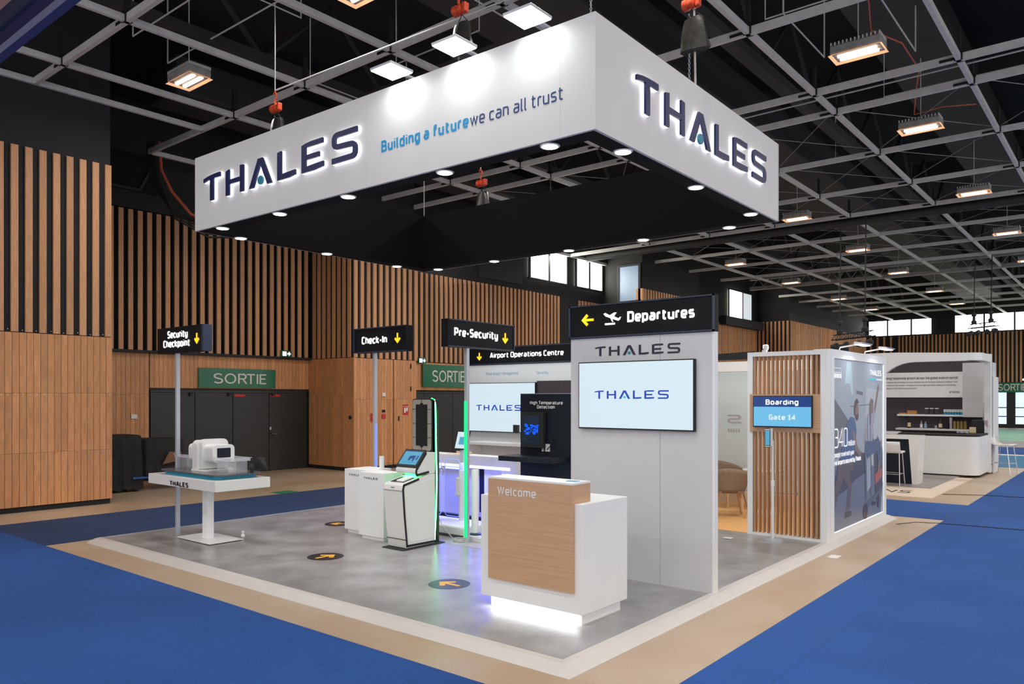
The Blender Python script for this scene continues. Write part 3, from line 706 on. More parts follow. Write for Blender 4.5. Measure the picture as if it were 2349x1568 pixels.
def picto(plane, y, z, label):
    t = thing('emergency_light', label, 'light', (plane, y, z), group=None)
    part('case', B(plane, plane+.06, y-.16, y+.16, z-.09, z+.09), M['green'], t, bevel=.005)
    b = B(plane+.061, plane+.066, y-.13, y-.01, z-.06, z+.06)
    b.prism([(plane+.061, y+.02, z+.02), (plane+.061, y+.07, z+.02), (plane+.061, y+.07, z+.06), (plane+.061, y+.13, z), (plane+.061, y+.07, z-.06), (plane+.061, y+.07, z-.02), (plane+.061, y+.02, z-.02)], (.005, 0, 0))
    part('pictogram', b, M['glow_white'], t)
picto(-18.28, 12.45, 3.2, 'small lit emergency exit pictogram above the right end of the long exit sign')
picto(-18.28, 9.2, 3.2, 'small lit emergency exit pictogram beside the Security Checkpoint sign box')
picto(-17.46, 16.82, 3.15, 'small lit emergency exit pictogram between the Check-In and Pre-Security signs')
for x, l in ((-7.5, 'left'), (-5.95, 'right')):
    single('spot_lamp', mb().lathe([(.1, 0), (.12, .05), (.08, .12)], (x, 59.7, 3.1), 12), M['glow_white'], 'small lit lamp above the %s part of the distant exit sign' % l, 'lamp')
# ---- wall fittings on the plank wall with the hidden door
def plate(name, y, z, w, h, m, label, x=-16.42, cat='fitting'):
    return single(name, B(x, x+.03, y-w/2, y+w/2, z-h/2, z+h/2), m, label, cat, bevel=.005)
plate('wall_box', 14.36, 2.08, .12, .1, M['gloss_white'], 'small white box high on the oak plank door')
plate('wall_plate', 14.36, 1.62, .1, .07, M['nightblue'], 'small black plate on the oak planks above the call point')
plate('fire_call_point', 14.36, 1.47, .13, .12, M['red'], 'small red and white fire call point on oak planks')
plate('red_sign', 13.95, 1.45, .1, .22, M['red'], 'red plate partly behind the Check-In sign pole')
t = thing('fire_sign', 'red and white fire extinguisher notice on the oak planks', 'sign', (-16.42, 15.2, 1.4))
part('panel', B(-16.42, -16.41, 15.1, 15.3, 1.5, 1.8), M['red'], t)
b = B(-16.409, -16.406, 15.13, 15.19, 1.56, 1.7); b.box(-16.409, -16.406, 15.21, 15.27, 1.6, 1.71); b.box(-16.409, -16.406, 15.1, 15.3, 1.735, 1.745); part('pictogram', b, M['letter_white'], t)
single('wall_socket', B(-18.42, -18.39, 8.32, 8.46, 1.5, 1.6), M['gloss_white'], 'small white wall box on planks left of the black doors', 'fitting')
single('round_switch', mb().lathe([(.05, 0), (.05, .03)], (0, 0, 0), 12).xf(Matrix.Translation((-16.55, 13.31, 1.46)) @ Matrix.Rotation(math.radians(90), 4, 'X')), M['black'], 'small round black switch near the corner of the dark plank wall', 'fitting')

# ---- ceiling floodlights
def flood():
    t = thing('ceiling_light', 'proto', 'light', (0, 0, 0), local=True)
    part('housing', B(-.38, .38, -.2, .2, .03, .16), M['steel2'], t, bevel=.02)
    b = mb()
    for i in range(13): b.box(-.37+i*.06, -.35+i*.06, -.2, .2, .16, .21)
    part('fins', b, M['steel'], t)
    b = mb(); w = .4
    b.add([(-.4, -.22, 0), (.4, -.22, 0), (.4, .22, 0), (-.4, .22, 0), (-.33, -.15, .05), (.33, -.15, .05), (.33, .15, .05), (-.33, .15, .05)],
          [(0, 4, 5, 1), (1, 5, 6, 2), (2, 6, 7, 3), (3, 7, 4, 0), (4, 7, 6, 5)])
    part('reflector', b, M['warm_pan'], t)
    for y in (-.07, .07): part('lamp_tube', mb().tube([(-.29, y, .025), (.29, y, .025)], .035, 8), M['warm_tube'], t)
    part('hanger', mb().tube([(0, 0, .2), (0, 0, 2.7)], .01, 5), M['steel'], t)
    return t
FL = [(-12.75, 6.75, 'warm twin-tube ceiling light at upper left, above the oak slats'),
      (-8.15, 6.75, 'warm ceiling light at the top edge, left of the orange hoists'),
      (-3.5, 12.95, 'largest warm ceiling light at upper right, beside the orange cable'),
      (-3.5, 17.4, 'warm ceiling light that the orange cable hangs down to'),
      (-3.5, 23.8, 'warm ceiling light below the second one at the right edge'),
      (-8.2, 23.8, 'warm ceiling light just right of the canopy corner'),
      (-8.2, 30.3, 'warm ceiling light beyond the round dark pipe, mid row'),
      (-3.5, 30.3, 'warm ceiling light at the far right edge beyond the round pipe'),
      (-12.95, 30.3, 'warm ceiling light left in the row beyond the round pipe'),
      (-13.0, 36.9, 'warm ceiling light in front of the long lattice girder, left'),
      (-8.3, 36.9, 'warm ceiling light in front of the long lattice girder, middle'),
      (-3.5, 36.9, 'warm ceiling light cut by the right edge at the lattice girder'),
      (-8.3, 44.5, 'warm ceiling light beyond the lattice girder, right one of its row'),
      (-13.1, 44.7, 'warm ceiling light beyond the lattice girder, left one of its row'),
      (-8.4, 51.3, 'small far ceiling light, right one of the farthest row'),
      (-13.1, 51.3, 'small far ceiling light, left one of the farthest row'),
      (-12.75, 13.2, 'warm ceiling light glimpsed through the open canopy'),
      (-8.2, 17.4, 'warm ceiling light seen just under the right rim of the canopy')]
def area_light(name, loc, w, h, watt, col, rot=(0, 0, 0), parent=None, spread=None, spec=1.0):
    l = bpy.data.lights.new(name, 'AREA'); l.shape = 'RECTANGLE'; l.size = w; l.size_y = h; l.energy = watt; l.color = col
    if spread: l.spread = math.radians(spread)
    o = bpy.data.objects.new(name, l); COL.objects.link(o); o.location = loc; o.rotation_euler = rot
    l.specular_factor = spec
    if parent: o.parent = parent
    return o
f0 = flood()
for i, (x, y, lab) in enumerate(FL):
    if i == 0: f0.location = (x, y, 7.45); f0['label'] = lab; f = f0
    else: f = dup(f0, (x, y, 7.45), label=lab)
    f['group'] = 'hall ceiling lights'
for x in (-17.5, -12.75, -8.15, -3.5, 1.2, 6.0):
    for y in (-5.5, 0.2, 6.75, 12.95, 17.4, 23.8, 30.3, 36.9, 44.6, 51.3):
        if x < -17 and y < 14: continue
        if x < -15 and y > 27: continue
        area_light('hall_lamp', (x, y, 7.40), .8, .44, HALL_WATT*(1.0 if y < 40 else 1.4), (1.0, .955, .895), spread=170)

# ---- carpets
def flat(name, x0, x1, y0, y1, z, m, label, cat='carpet', th=.006):
    return single(name, B(x0, x1, y0, y1, z, z+th), m, label, cat)
flat('carpet', -13.8, 9, -7, 4.03, .0, M['carpet'], 'blue carpet in front of the stand along its front ramp')
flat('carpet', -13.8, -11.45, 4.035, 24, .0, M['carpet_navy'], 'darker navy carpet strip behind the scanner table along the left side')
flat('carpet', -2.5, 9, 4.035, 25.2, .0, M['carpet'], 'wide blue aisle carpet along the right side of the stand')
flat('carpet', -11.44, -2.51, 14.15, 16.35, .0, M['carpet'], 'blue carpet strip crossing between the two stands')
flat('carpet', -9, 9, 26.0, 31.3, .0, M['carpet_teal'], 'teal carpet beyond the far bar stool')
flat('floor_strip', -9, 9, 31.4, 31.9, .0, M['paper'], 'thin white floor strip beyond the teal carpet', 'floor strip')
flat('carpet', -9, 9, 32.0, 36.5, .0, M['carpet'], 'small far blue carpet beyond the white strip')
flat('floor_panel', -9, 9, 36.6, 41.5, .0, M['grey_floor2'], 'pale grey far floor in front of the mint carpet', 'floor')
flat('carpet', -9, 9, 41.6, 57.5, .0, M['carpet_mint'], 'mint green carpet in front of the frosted glass doors')
flat('floor_tape', -14.2, -13.85, 9.3, 9.75, .001, M['green_tape'], 'short green tape mark at the edge of the blue carpet', 'tape', .004)
flat('paper_sheet', -3.06, -2.94, 9.95, 10.15, .0, M['paper'], 'small white paper label on the tan floor by the ramp', 'paper', .003)
flat('paper_scrap', -4.5, -4.38, 10.08, 10.18, .055, M['paper'], 'crumpled paper scrap on the grey floor near the slatted wall', 'paper', .006)
def cable(pts, r, m, label, seg=6): return single('floor_cable', mb().tube(pts, r, seg), m, label, 'cable')
cable([(-3.0, 13.2, .008), (-2.8, 13.6, .01), (-2.5, 13.7, .012), (0, 13.9, .012), (4, 14.2, .012)], .005, M['cable_black'], 'thin dark cable across the tan floor and aisle carpet by the poster wall')
cable([(-3.2, 17.9, .006), (-2.5, 18.2, .012), (0, 18.5, .012), (4, 18.8, .012)], .006, M['cable_black'], 'thin dark cable across the floor beside the cream edge of the far stand')

# ================================================================ STAND
pl = thing('exhibition_platform', 'low grey vinyl platform with a white ramp edge carrying the whole stand', 'platform', (-7.2, 9.2, 0))
part('deck', B(-11.2, -3.33, 4.66, 13.75, .0, .05), M['vinyl'], pl)
rp_ = [(0, 0), (0, .006), (.13, .05), (.19, .056), (.19, 0)]
def ramp_mesh(front):
    A_ = []; Z_ = []
    for o_, z_ in rp_:
        if front: A_.append((-11.24, 4.47+o_, z_)); Z_.append((-3.14-o_, 4.47+o_, z_))
        else: A_.append((-3.14-o_, 4.47+o_, z_)); Z_.append((-3.14-o_, 13.87, z_))
    n_ = len(rp_); vs = A_+Z_
    fs = [tuple(range(n_)), tuple(range(2*n_-1, n_-1, -1))]+[(i, n_+i, n_+(i+1) % n_, (i+1) % n_) for i in range(n_)]
    bm_ = bmesh.new(); vv = [bm_.verts.new(v) for v in vs]; [bm_.faces.new([vv[k] for k in f]) for f in fs]
    bmesh.ops.recalc_face_normals(bm_, faces=bm_.faces)
    b = MB(); b.v = [tuple(v.co) for v in bm_.verts]; bm_.verts.index_update(); b.f = [tuple(v.index for v in f.verts) for f in bm_.faces]; bm_.free(); return b
part('ramp', ramp_mesh(True), M['ramp'], pl, label='white ramp strip along the front')
part('ramp', ramp_mesh(False), M['ramp'], pl, label='white ramp strip along the right side')
part('edge_trim', B(-11.225, -11.195, 4.6, 13.75, 0, .054), M['alu'], pl)
part('wood_deck', B(-9.2, -3.34, 10.72, 13.7, .05, .056), M['woodfloor'], pl, label='warm oak floor of the meeting corner')
# ---- hanging canopy
cz = 4.2
cn = thing('hanging_canopy', 'large square white hanging canopy with black inside and lit company letters', 'canopy', (-3.47, 5.31, cz), 0.0131, local=True)
LX, LY, LH, T = 6.25, 4.26, .965, .03
us = [0, .35, 2.83, 4.37, LX]
for i in range(4):
    part('fascia_panel', B(-us[i+1]+.0006, -us[i]-.0006 if i else 0, 0, T, 0, LH), M['panel_white'], cn)
for i in range(3):
    y0, y1 = (T, 1.45, 2.85)[i], (1.45, 2.85, LY)[i]
    part('fascia_panel', B(-T, 0, y0+.0006, y1-.0006, 0, LH), M['panel_white'], cn)
    part('fascia_panel', B(-LX, -LX+T, y0+.0006, y1-.0006, 0, LH), M['panel_white'], cn)
part('fascia_panel', B(-LX, 0, LY-T, LY, 0, LH), M['panel_white'], cn)
b = mb()
b.box(-LX+.03, -.03, T, .2, -.004, .02); b.box(-LX+.03, -.03, LY-.2, LY-T, -.004, .02)
b.box(-.2, -T, .2, LY-.2, -.004, .02); b.box(-LX+T, -LX+.2, .2, LY-.2, -.004, .02)
b.box(-LX+T, -T, T, T+.01, 0, LH); b.box(-LX+T, -T, LY-T-.01, LY-T, 0, LH); b.box(-T-.01, -T, T, LY-T, 0, LH); b.box(-LX+T, -LX+T+.01, T, LY-T, 0, LH)
part('black_lining', b, M['canopyblack'], cn)
DL = [(-5.75, .1), (-4.5, .1), (-3.24, .1), (-1.79, .1), (-.53, .1), (-.11, .63), (-.11, 2.12), (-.11, 3.62), (-.6, 4.15), (-1.85, 4.15), (-3.1, 4.15), (-4.55, 4.15), (-5.8, 4.15), (-6.13, 3.5), (-6.13, 2.06), (-6.13, .6)]
mr_ = mb().lathe([(.085, -.012), (.09, -.004), (.07, .0)], (0, 0, 0), 20); mr_me = mr_.mesh('trim_ring'); mr_me.materials.append(M['gloss_white'])
dl_me = mb().lathe([(.07, -.014), (.07, -.006)], (0, 0, 0), 20).mesh('downlight'); dl_me.materials.append(M['downlight'])
for x, y in DL:
    o = part('downlight', dl_me, None, cn, loc=(x, y, -.004))
    part('trim_ring', mr_me, None, o)
    l = bpy.data.lights.new('canopy_spot', 'SPOT'); l.energy = SPOT_WATT; l.spot_size = math.radians(115); l.spot_blend = .7; l.color = (.93, .97, 1); l.shadow_soft_size = .07
    lo = bpy.data.objects.new('canopy_spot', l); COL.objects.link(lo); lo.parent = cn; lo.location = (x, y, -.05)
for x, y in ((-.12, .12), (-6.13, 4.14)):
    b = mb(); zz = .965; k = 0
    while zz < 3.3:
        b.tube([(x+(.01 if k % 2 else 0), y+(0 if k % 2 else .01), zz), (x, y, zz+.022), (x-(.01 if k % 2 else 0), y-(0 if k % 2 else .01), zz), (x, y, zz-.022)], .0035, 4, closed=True); zz += .034; k += 1
    part('suspension_chain', b, M['steel'], cn, kind='stuff')
# letters on the canopy
def canopy_logo(o, ux, width, h):
    Ls, dot = logo(o, ux, EZ, width, h, .022, lift=.03)
    Lh, dh = logo(o, ux, EZ, width, h, .022, lift=.008)
    for a, hb in zip(Ls+[dot], Lh+[dh]):
        p = part('letter' if a is not dot else 'logo_dot', a, M['thales_navy'] if a is not dot else M['dot_teal'], cn)
        # glowing rim: the same outline, slightly fatter, behind the face
        c = Vector((0, 0, 0))
        me = hb.mesh('lit_rim'); bm_ = bmesh.new(); bm_.from_mesh(me)
        bmesh.ops.recalc_face_normals(bm_, faces=bm_.faces)
        for v in bm_.verts: v.normal_update()
        nrm = Vector(ux).cross(EZ)
        mv = {}
        for v in bm_.verts:
            n = v.normal-nrm*v.normal.dot(nrm)
            if n.length > 1e-5: mv[v] = n.normalized()*.0065
        for v, d in mv.items(): v.co += d
        bm_.to_mesh(me); bm_.free(); me.materials.append(M['halo'])
        part('lit_rim', me, None, p)
canopy_logo((-5.95, 0, .325), EX, 3.03, .33)
canopy_logo((0, .6, .335), EY, 3.10, .33)
b = mb(); text(b, 'Building a future', (-2.59, -.001, .318), EX, EZ, 1.2, .118, .003, weight=.19); part('lettering', b, M['cyan_txt'], cn, label='bright blue slogan words')
b = mb(); text(b, 'we can all trust', (-1.37, -.001, .318), EX, EZ, 1.05, .118, .003, weight=.11); part('lettering', b, M['navy_txt'], cn, label='thin navy slogan words')
# flood panels over the front fascia
for k, (x, lab) in enumerate(((-2.25, 'left'), (-1.40, 'middle'), (-.55, 'right'))):
    wx, wy = -3.47+x, 5.31
    t = thing('flood_panel', '%s square lit flood panel over the canopy front edge' % {'left': 'leftmost', 'middle': 'middle', 'right': 'rightmost'}[lab], 'light', (wx, wy-.2, 5.2), 0.0131, group='flood panels on the canopy', local=True)
    part('panel_case', B(-.15, .15, -.15, .15, .006, .03), M['alu'], t, bevel=.004)
    part('lit_panel', B(-.142, .142, -.142, .142, -.002, .006), M['flood'], t)
    part('bracket_arm', B(-.02, .02, .165, .30, .02, .04), M['alu'], t)
    area_light('flood_lamp', (0, 0, -.02), .26, .26, 2.0, (.93, 1, .99), rot=(math.radians(4), 0, 0), parent=t, spread=160)
# hoists
def hoist(x, y, z, label, body=True, bag=True, top=7.5, chain_to=5.17, s=1.0):
    t = thing('chain_hoist', label, 'hoist', (x, y, z), local=True)
    b = mb().lathe([(.05, -.11), (.085, -.09), (.085, -.02), (.06, .0), (.06, .02), (.085, .03), (.085, .09), (.05, .11)], (0, 0, 0), 16)
    b.xf(Matrix.Scale(.68, 4) @ Matrix.Rotation(math.radians(90), 4, 'Y'))
    part('hoist_body', b, M['orange'], t)
    part('hoist_cover', mb().prism([(.08, -.035, -.055), (.12, -.035, -.04), (.125, -.035, .055), (.08, -.035, .06)], (0, .07, 0)), M['orange'], t, bevel=.008)
    b = mb().tube([(0, 0, .07), (0, 0, .12), (.025, 0, .15), (.03, 0, .2), (0, 0, .23), (-.03, 0, .21)], .014, 6)
    part('hook', b, M['orange'], t)
    part('sling', mb().tube([(0, 0, .22), (.0, 0, top-z)], .008, 5), M['alu'], t)
    b = mb(); zz = -.1; k = 0
    while z+zz > chain_to:
        a = (.009, 0, 0) if k % 2 else (0, .009, 0)
        b.tube([(a[0], a[1], zz), (a[0]*1.2, a[1]*1.2, zz-.018), (-a[0]*.0, -a[1]*.0, zz-.03), (-a[0]*1.2, -a[1]*1.2, zz-.018), (-a[0], -a[1], zz)], .003, 4, closed=True); zz -= .026; k += 1
    part('chain', b, M['alu'], t, kind='stuff')
    if bag:
        pts = []
        b = mb()
        n = 14
        rings = [(.10, -.16), (.115, -.2), (.13, -.32), (.15, -.45), (.16, -.5)]
        for r, zz in rings:
            for i in range(n):
                a = 2*math.pi*i/n; w = 1+.13*math.sin(3*a+zz*9)
                pts.append((.06+r*w*math.cos(a), r*.5*w*math.sin(a), zz))
        fs = [(i*n+k, i*n+(k+1) % n, (i+1)*n+(k+1) % n, (i+1)*n+k) for i in range(len(rings)-1) for k in range(n)]+[tuple(4*n+k for k in range(n))]
        b.add(pts, fs); b.smooth = True
        part('chain_bag', b, M['bag'], t)
        part('bag_strap', mb().tube([(-.03, 0, -.17), (.05, 0, -.06), (.15, 0, -.17)], .006, 4), M['black'], t)
    return t
hoist(-9.35, 6.2, 6.02, 'orange chain hoist with dark bag above the left part of the canopy')
hoist(-5.75, 6.1, 6.2, 'dim orange-red chain hoist at the top edge above the canopy middle')
hoist(-3.62, 7.3, 6.05, 'orange chain hoist above the right face of the canopy with gold chain')
hoist(-8.5, 9.55, 5.55, 'small red hoist with black bag seen through the canopy opening', chain_to=5.2)
single('hanging_rope', mb().tube([(-9.35, 6.2, 6.27), (-6.5, 8.2, 7.5)], .012, 5), M['cable_white'], 'pale rope running up from the left orange hoist to the ceiling grid', 'rope')
single('hanging_rope', mb().tube([(-3.56, 7.32, 5.17), (-3.58, 7.28, 7.5)], .012, 5), M['cable_white'], 'pale rope rising from the right canopy edge past the orange hoist', 'rope')
# ---- departures tower
tw = thing('departures_tower', 'tall light grey wall tower with Departures header and a mounted screen', 'display wall', (-4.15, 7.3, .05))
part('panel', B(-5.02, -3.893, 7.18, 7.255, .05, 2.655), M['greyboard'], tw)
part('panel', B(-3.889, -3.31, 7.18, 7.255, .05, 2.655), M['greyboard'], tw)
part('side_panel', B(-3.31, -3.285, 7.18, 7.255, .05, 2.655), M['white'], tw)
part('header_box', B(-5.03, -3.28, 7.165, 7.26, 2.66, 3.025), M['signblack'], tw)
part('header_frame', mb().box(-5.03, -3.28, 7.15, 7.165, 2.66, 2.675).box(-5.03, -3.28, 7.15, 7.165, 3.01, 3.025).box(-5.03, -5.01, 7.15, 7.165, 2.66, 3.025).box(-3.30, -3.28, 7.15, 7.165, 2.66, 3.025), M['signframe'], tw)
b = mb(); text(b, 'Departures', (-4.27, 7.16, 2.805), EX, EZ, .78, .115, .004, weight=.2, gap=.13); part('lettering', b, M['glow_white'], tw)
part('arrow', arrow(mb(), (-4.78, 7.16, 2.86), (-1, 0, 0), EZ, (0, -1, 0), .16), M['glow_yellow'], tw)
P = lambda u, v: (-4.57+u*.22, 7.16, 2.79+v*.14)
b = mb().prism([P(0, .88), P(.1, .95), P(.35, .74), P(.62, .93), P(.75, .92), P(.6, .64), P(.85, .46), P(1.0, .58), P(.95, .38), P(.85, .27), P(.35, .55), P(.12, .68)], (0, -.004, 0))
b.prism([P(.4, .52), P(.5, .48), P(.56, .2), P(.5, .24)], (0, -.004, 0)); b.prism([P(.08, .0), P(.66, .0), P(.66, .14), P(.08, .14)], (0, -.004, 0))
part('aircraft_pictogram', b, M['glow_white'], tw)
logo_flat(tw, (-4.69, 7.18, 2.455), EX, EZ, 1.03, .105, .006, M['thales_grey'], M['dot_teal'])
def tv(label, x0, x1, y, z0, z1, th=.05, screen=None, bez=.012):
    t = thing('wall_screen', label, 'screen', ((x0+x1)/2, y, z0))
    part('casing', B(x0, x1, y, y+th, z0, z1), M['black'], t, bevel=.004)
    part('display', B(x0+bez, x1-bez, y-.002, y, z0+bez*1.3, z1-bez), screen or M['screen_white'], t)
    return t
s1 = tv('large lit white screen with blue logo on the Departures tower', -4.88, -3.48, 7.125, 1.655, 2.39)
logo_flat(s1, (-4.66, 7.122, 1.985), EX, EZ, .90, .09, .002, M['logo_lit'], M['dot_lit'])
# ---- welcome counter
wc = thing('welcome_counter', 'white reception counter with raised oak Welcome front and lit plinth', 'counter', (-4.25, 5.8, .05))
part('body', B(-4.82, -3.67, 5.42, 6.15, .15, 1.09), M['white'], wc, bevel=.003)
part('plinth', B(-4.74, -3.715, 5.475, 6.1, .05, .15), M['white'], wc)
part('oak_front', B(-4.70, -3.75, 5.385, 5.418, .33, 1.2515), M['oakdeck'], wc)
part('oak_upstand', B(-4.70, -3.75, 5.418, 5.66, 1.092, 1.2515), M['oakdeck'], wc)
part('ledge_top', B(-4.70, -3.75, 5.385, 5.66, 1.252, 1.268), M['white'], wc)
part('light_strip', B(-4.72, -3.73, 5.455, 5.47, .135, .149), M['led_white'], wc)
area_light('plinth_lamp', (-.0, -.36, .08), 1.02, .03, 1.5, (.95, .98, 1), rot=(math.radians(12), 0, 0), parent=wc)
b = mb(); text(b, 'Welcome', (-4.585, 5.384, 1.11), EX, EZ, .445, .078, .002, weight=.15, gap=.14); part('lettering', b, M['letter_white'], wc)
single('card_stack', B(-3.9, -3.8, 5.50, 5.57, 1.269, 1.273), M['pale_txt'], 'small pale blue card on top of the oak ledge of the counter', 'card')
# ---- sign boxes on poles
def pole(name_parent, x, y, z1, light=None, s=.052):
    h = s/2
    part('pole', B(x-h, x+h, y-h, y+h, .05, z1), M['alu'], name_parent, bevel=.004)
    if light: part('light_strip', light[1], light[0], name_parent)
def signbox(t, x0, x1, y0, y1, z0, z1):
    part('sign_box', B(x0, x1, y0, y1, z0, z1), M['signblack'], t, bevel=.003)
sc = thing('sign_post', 'left pole sign with lit Security Checkpoint box behind the scanner table', 'sign', (-10.71, 5.5, .05))
signbox(sc, -11.17, -9.93, 5.43, 5.56, 2.635, 3.0)
part('end_cap', B(-9.93, -9.88, 5.43, 5.56, 2.635, 3.0), M['signframe'], sc, label='blue end cap')
pole(sc, -10.71, 5.5, 2.635)
part('foot_plate', B(-11.02, -10.52, 5.35, 5.68, .05, .06), M['vinyl'], sc)
b = mb(); text(b, 'Security', (-10.86, 5.428, 2.845), EX, EZ, .57, .105, .004, weight=.205, gap=.13); part('lettering', b, M['glow_white'], sc); b = mb(); text(b, 'Checkpoint', (-10.98, 5.428, 2.715), EX, EZ, .75, .105, .004, weight=.205, gap=.13)
part('lettering', b, M['glow_white'], sc)
part('arrow', arrow(mb(), (-10.04, 5.428, 2.81), (0, 0, -1), EZ, (0, -1, 0), .15), M['glow_yellow'], sc)
ci = thing('sign_post', 'middle pole sign with lit Check-In box behind the white plinths', 'sign', (-8.98, 7.69, .05))
signbox(ci, -9.38, -8.23, 7.62, 7.76, 2.675, 3.05)
part('frame', mb().box(-9.38, -8.23, 7.61, 7.62, 2.675, 2.69).box(-9.38, -8.23, 7.61, 7.62, 3.035, 3.05).box(-9.385, -9.365, 7.60, 7.62, 2.675, 3.05), M['signframe'], ci)
pole(ci, -8.98, 7.69, 2.675, (M['pole_blue'], B(-8.954, -8.951, 7.67, 7.71, .3, 1.6)))
b = mb(); text(b, 'Check-In', (-9.2, 7.618, 2.805), EX, EZ, .57, .115, .004, weight=.205, gap=.13); part('lettering', b, M['glow_white'], ci)
part('arrow', arrow(mb(), (-8.40, 7.618, 2.865), (0, 0, -1), EZ, (0, -1, 0), .15), M['glow_yellow'], ci)
ps = thing('sign_post', 'pole sign with lit Pre-Security box on the green-lit post', 'sign', (-7.04, 7.63, .05))
signbox(ps, -7.12, -6.99, 7.22, 8.58, 2.665, 3.03)
part('frame', mb().box(-6.99, -6.98, 7.22, 8.58, 2.665, 2.68).box(-6.99, -6.98, 7.22, 8.58, 3.015, 3.03).box(-6.99, -6.98, 8.56, 8.58, 2.665, 3.03), M['signframe'], ps)
pole(ps, -7.04, 7.63, 2.665, (M['pole_green'], B(-7.066, -7.014, 7.6025, 7.604, .12, 1.95)))
b = mb(); text(b, 'Pre-Security', (-6.988, 7.33, 2.805), EY, EZ, .88, .115, .004, weight=.205, gap=.13); part('lettering', b, M['glow_white'], ps)
part('arrow', arrow(mb(), (-6.988, 8.37, 2.835), (0, 0, -1), EZ, (1, 0, 0), .15), M['glow_yellow'], ps)
# ---- scanner table
tb = thing('display_table', 'white single-column table with a deep top carrying the tabletop scanner', 'table', (-9.95, 5.55, .05))
part('top', B(-10.92, -9.13, 5.18, 5.98, .79, .925), M['gloss_white'], tb, bevel=.004)
part('column', B(-10.03, -9.9, 5.50, 5.60, .07, .79), M['white'], tb, bevel=.004)
part('base_plate', B(-10.36, -9.5, 5.31, 5.80, .062, .072), M['white'], tb)
for x, y in ((-10.3, 5.36), (-9.56, 5.36), (-9.56, 5.75), (-10.3, 5.75)): part('foot', mb().lathe([(.012, .05), (.012, .062)], (x, y, 0), 10), M['rubber'], tb)
b = mb(); text(b, 'THALES', (-10.3, 5.179, .80), EX, EZ, .5, .065, .004, weight=.22, gap=.14); part('lettering', b, M['dark_txt'], tb)
sk = thing('baggage_scanner', 'white rounded tabletop baggage scanner with clear trays on dark sheet', 'scanner', (-10.05, 5.6, .925))
rp = [(-10.0+u, 5.6+v, .975) for u, v in rrect(1.56, .70, .12)]
part('dark_sheet', mb().prism(rp, (0, 0, .016)), M['smoke'], sk)
part('teal_layer', mb().prism([(-10.0+u, 5.59+v, .926) for u, v in rrect(1.44, .62, .10)], (0, 0, .048)), M['teal'], sk)
def rbody(x0, x1, y0, y1, z0, z1, r, m, name, bottom_round=False):
    w = y1-y0; h = z1-z0; pts = []
    for k in range(7):
        a = math.radians(90*k/6); pts.append((x0, y1-r+r*math.cos(a), z1-r+r*math.sin(a)))
    for k in range(7):
        a = math.radians(90+90*k/6); pts.append((x0, y0+r+r*math.cos(a), z1-r+r*math.sin(a)))
    rb = r if bottom_round else .002
    for k in range(5):
        a = math.radians(180+90*k/4); pts.append((x0, y0+rb+rb*math.cos(a), z0+rb+rb*math.sin(a)))
    for k in range(5):
        a = math.radians(270+90*k/4); pts.append((x0, y1-rb+rb*math.cos(a), z0+rb+rb*math.sin(a)))
    bb = mb().prism(pts, (x1-x0, 0, 0)); bb.smooth = True
    return part(name, bb, m, sk, bevel=.006)
rbody(-10.19, -10.05, 5.44, 5.86, 1.01, 1.41, .075, M['gloss_white'], 'housing')
rbody(-10.05, -9.95, 5.455, 5.845, 1.02, 1.425, .075, M['gloss_white'], 'housing')
rbody(-9.95, -9.71, 5.475, 5.80, 1.11, 1.355, .06, M['gloss_white'], 'tunnel', True)
rbody(-10.36, -10.19, 5.475, 5.80, 1.11, 1.355, .06, M['gloss_white'], 'tunnel', True)
part('tunnel_mouth', mb().prism([(-9.709, 5.637+u, 1.245+v) for u, v in rrect(.20, .13, .012)], (.002, 0, 0)), M['nightblue'], sk)
part('base', B(-10.2, -9.93, 5.43, 5.87, .991, 1.012), M['white'], sk)
part('base_rail', B(-9.93, -9.83, 5.45, 5.85, .991, 1.012), M['white'], sk)
for x0, x1 in ((-9.70, -9.30), (-10.78, -10.37)):
    b = mb().box(x0, x1, 5.49, 5.498, 1.15, 1.19).box(x0, x1, 5.78, 5.788, 1.15, 1.19).box(x1-.008, x1, 5.49, 5.788, 1.15, 1.19).box(x0, x1, 5.49, 5.788, 1.148, 1.154)
    b.box(x0-.01, x1+.015, 5.475, 5.49, 1.186, 1.194).box(x0-.01, x1+.015, 5.788, 5.803, 1.186, 1.194).box(x1, x1+.015, 5.475, 5.803, 1.186, 1.194)
    part('clear_tray', b, M['acrylic'], sk)
    for o_ in (.06, .33): part('tray_stand', B(x0+o_, x0+o_+.004, 5.5, 5.78, .992, 1.148), M['acrylic'], sk)
for sgn, xc in ((1, -9.22), (-1, -10.72)):
    part('tilted_plate', mb().prism([(xc-.10*sgn, 5.80, 1.04), (xc+.02*sgn, 5.82, 1.20), (xc+.14*sgn, 5.86, 1.20), (xc+.22*sgn, 5.86, 1.04)], (0, .006, 0)), M['smoke_clear'], sk)
    b = mb().lathe([(.02, 0), (.03, .02), (.015, .04), (.035, .05), (.045, .08), (.03, .115), (.01, .12)], (xc+.0, 5.76, .99), 14)
    part('black_knob', b, M['black'], sk)
single('plug', mb().lathe([(.025, 0), (.03, .02), (.014, .05), (.02, .075), (.008, .09)], (-9.72, 5.93, .05), 10), M['gloss_white'], 'small white plug on the floor behind the table base', 'plug')
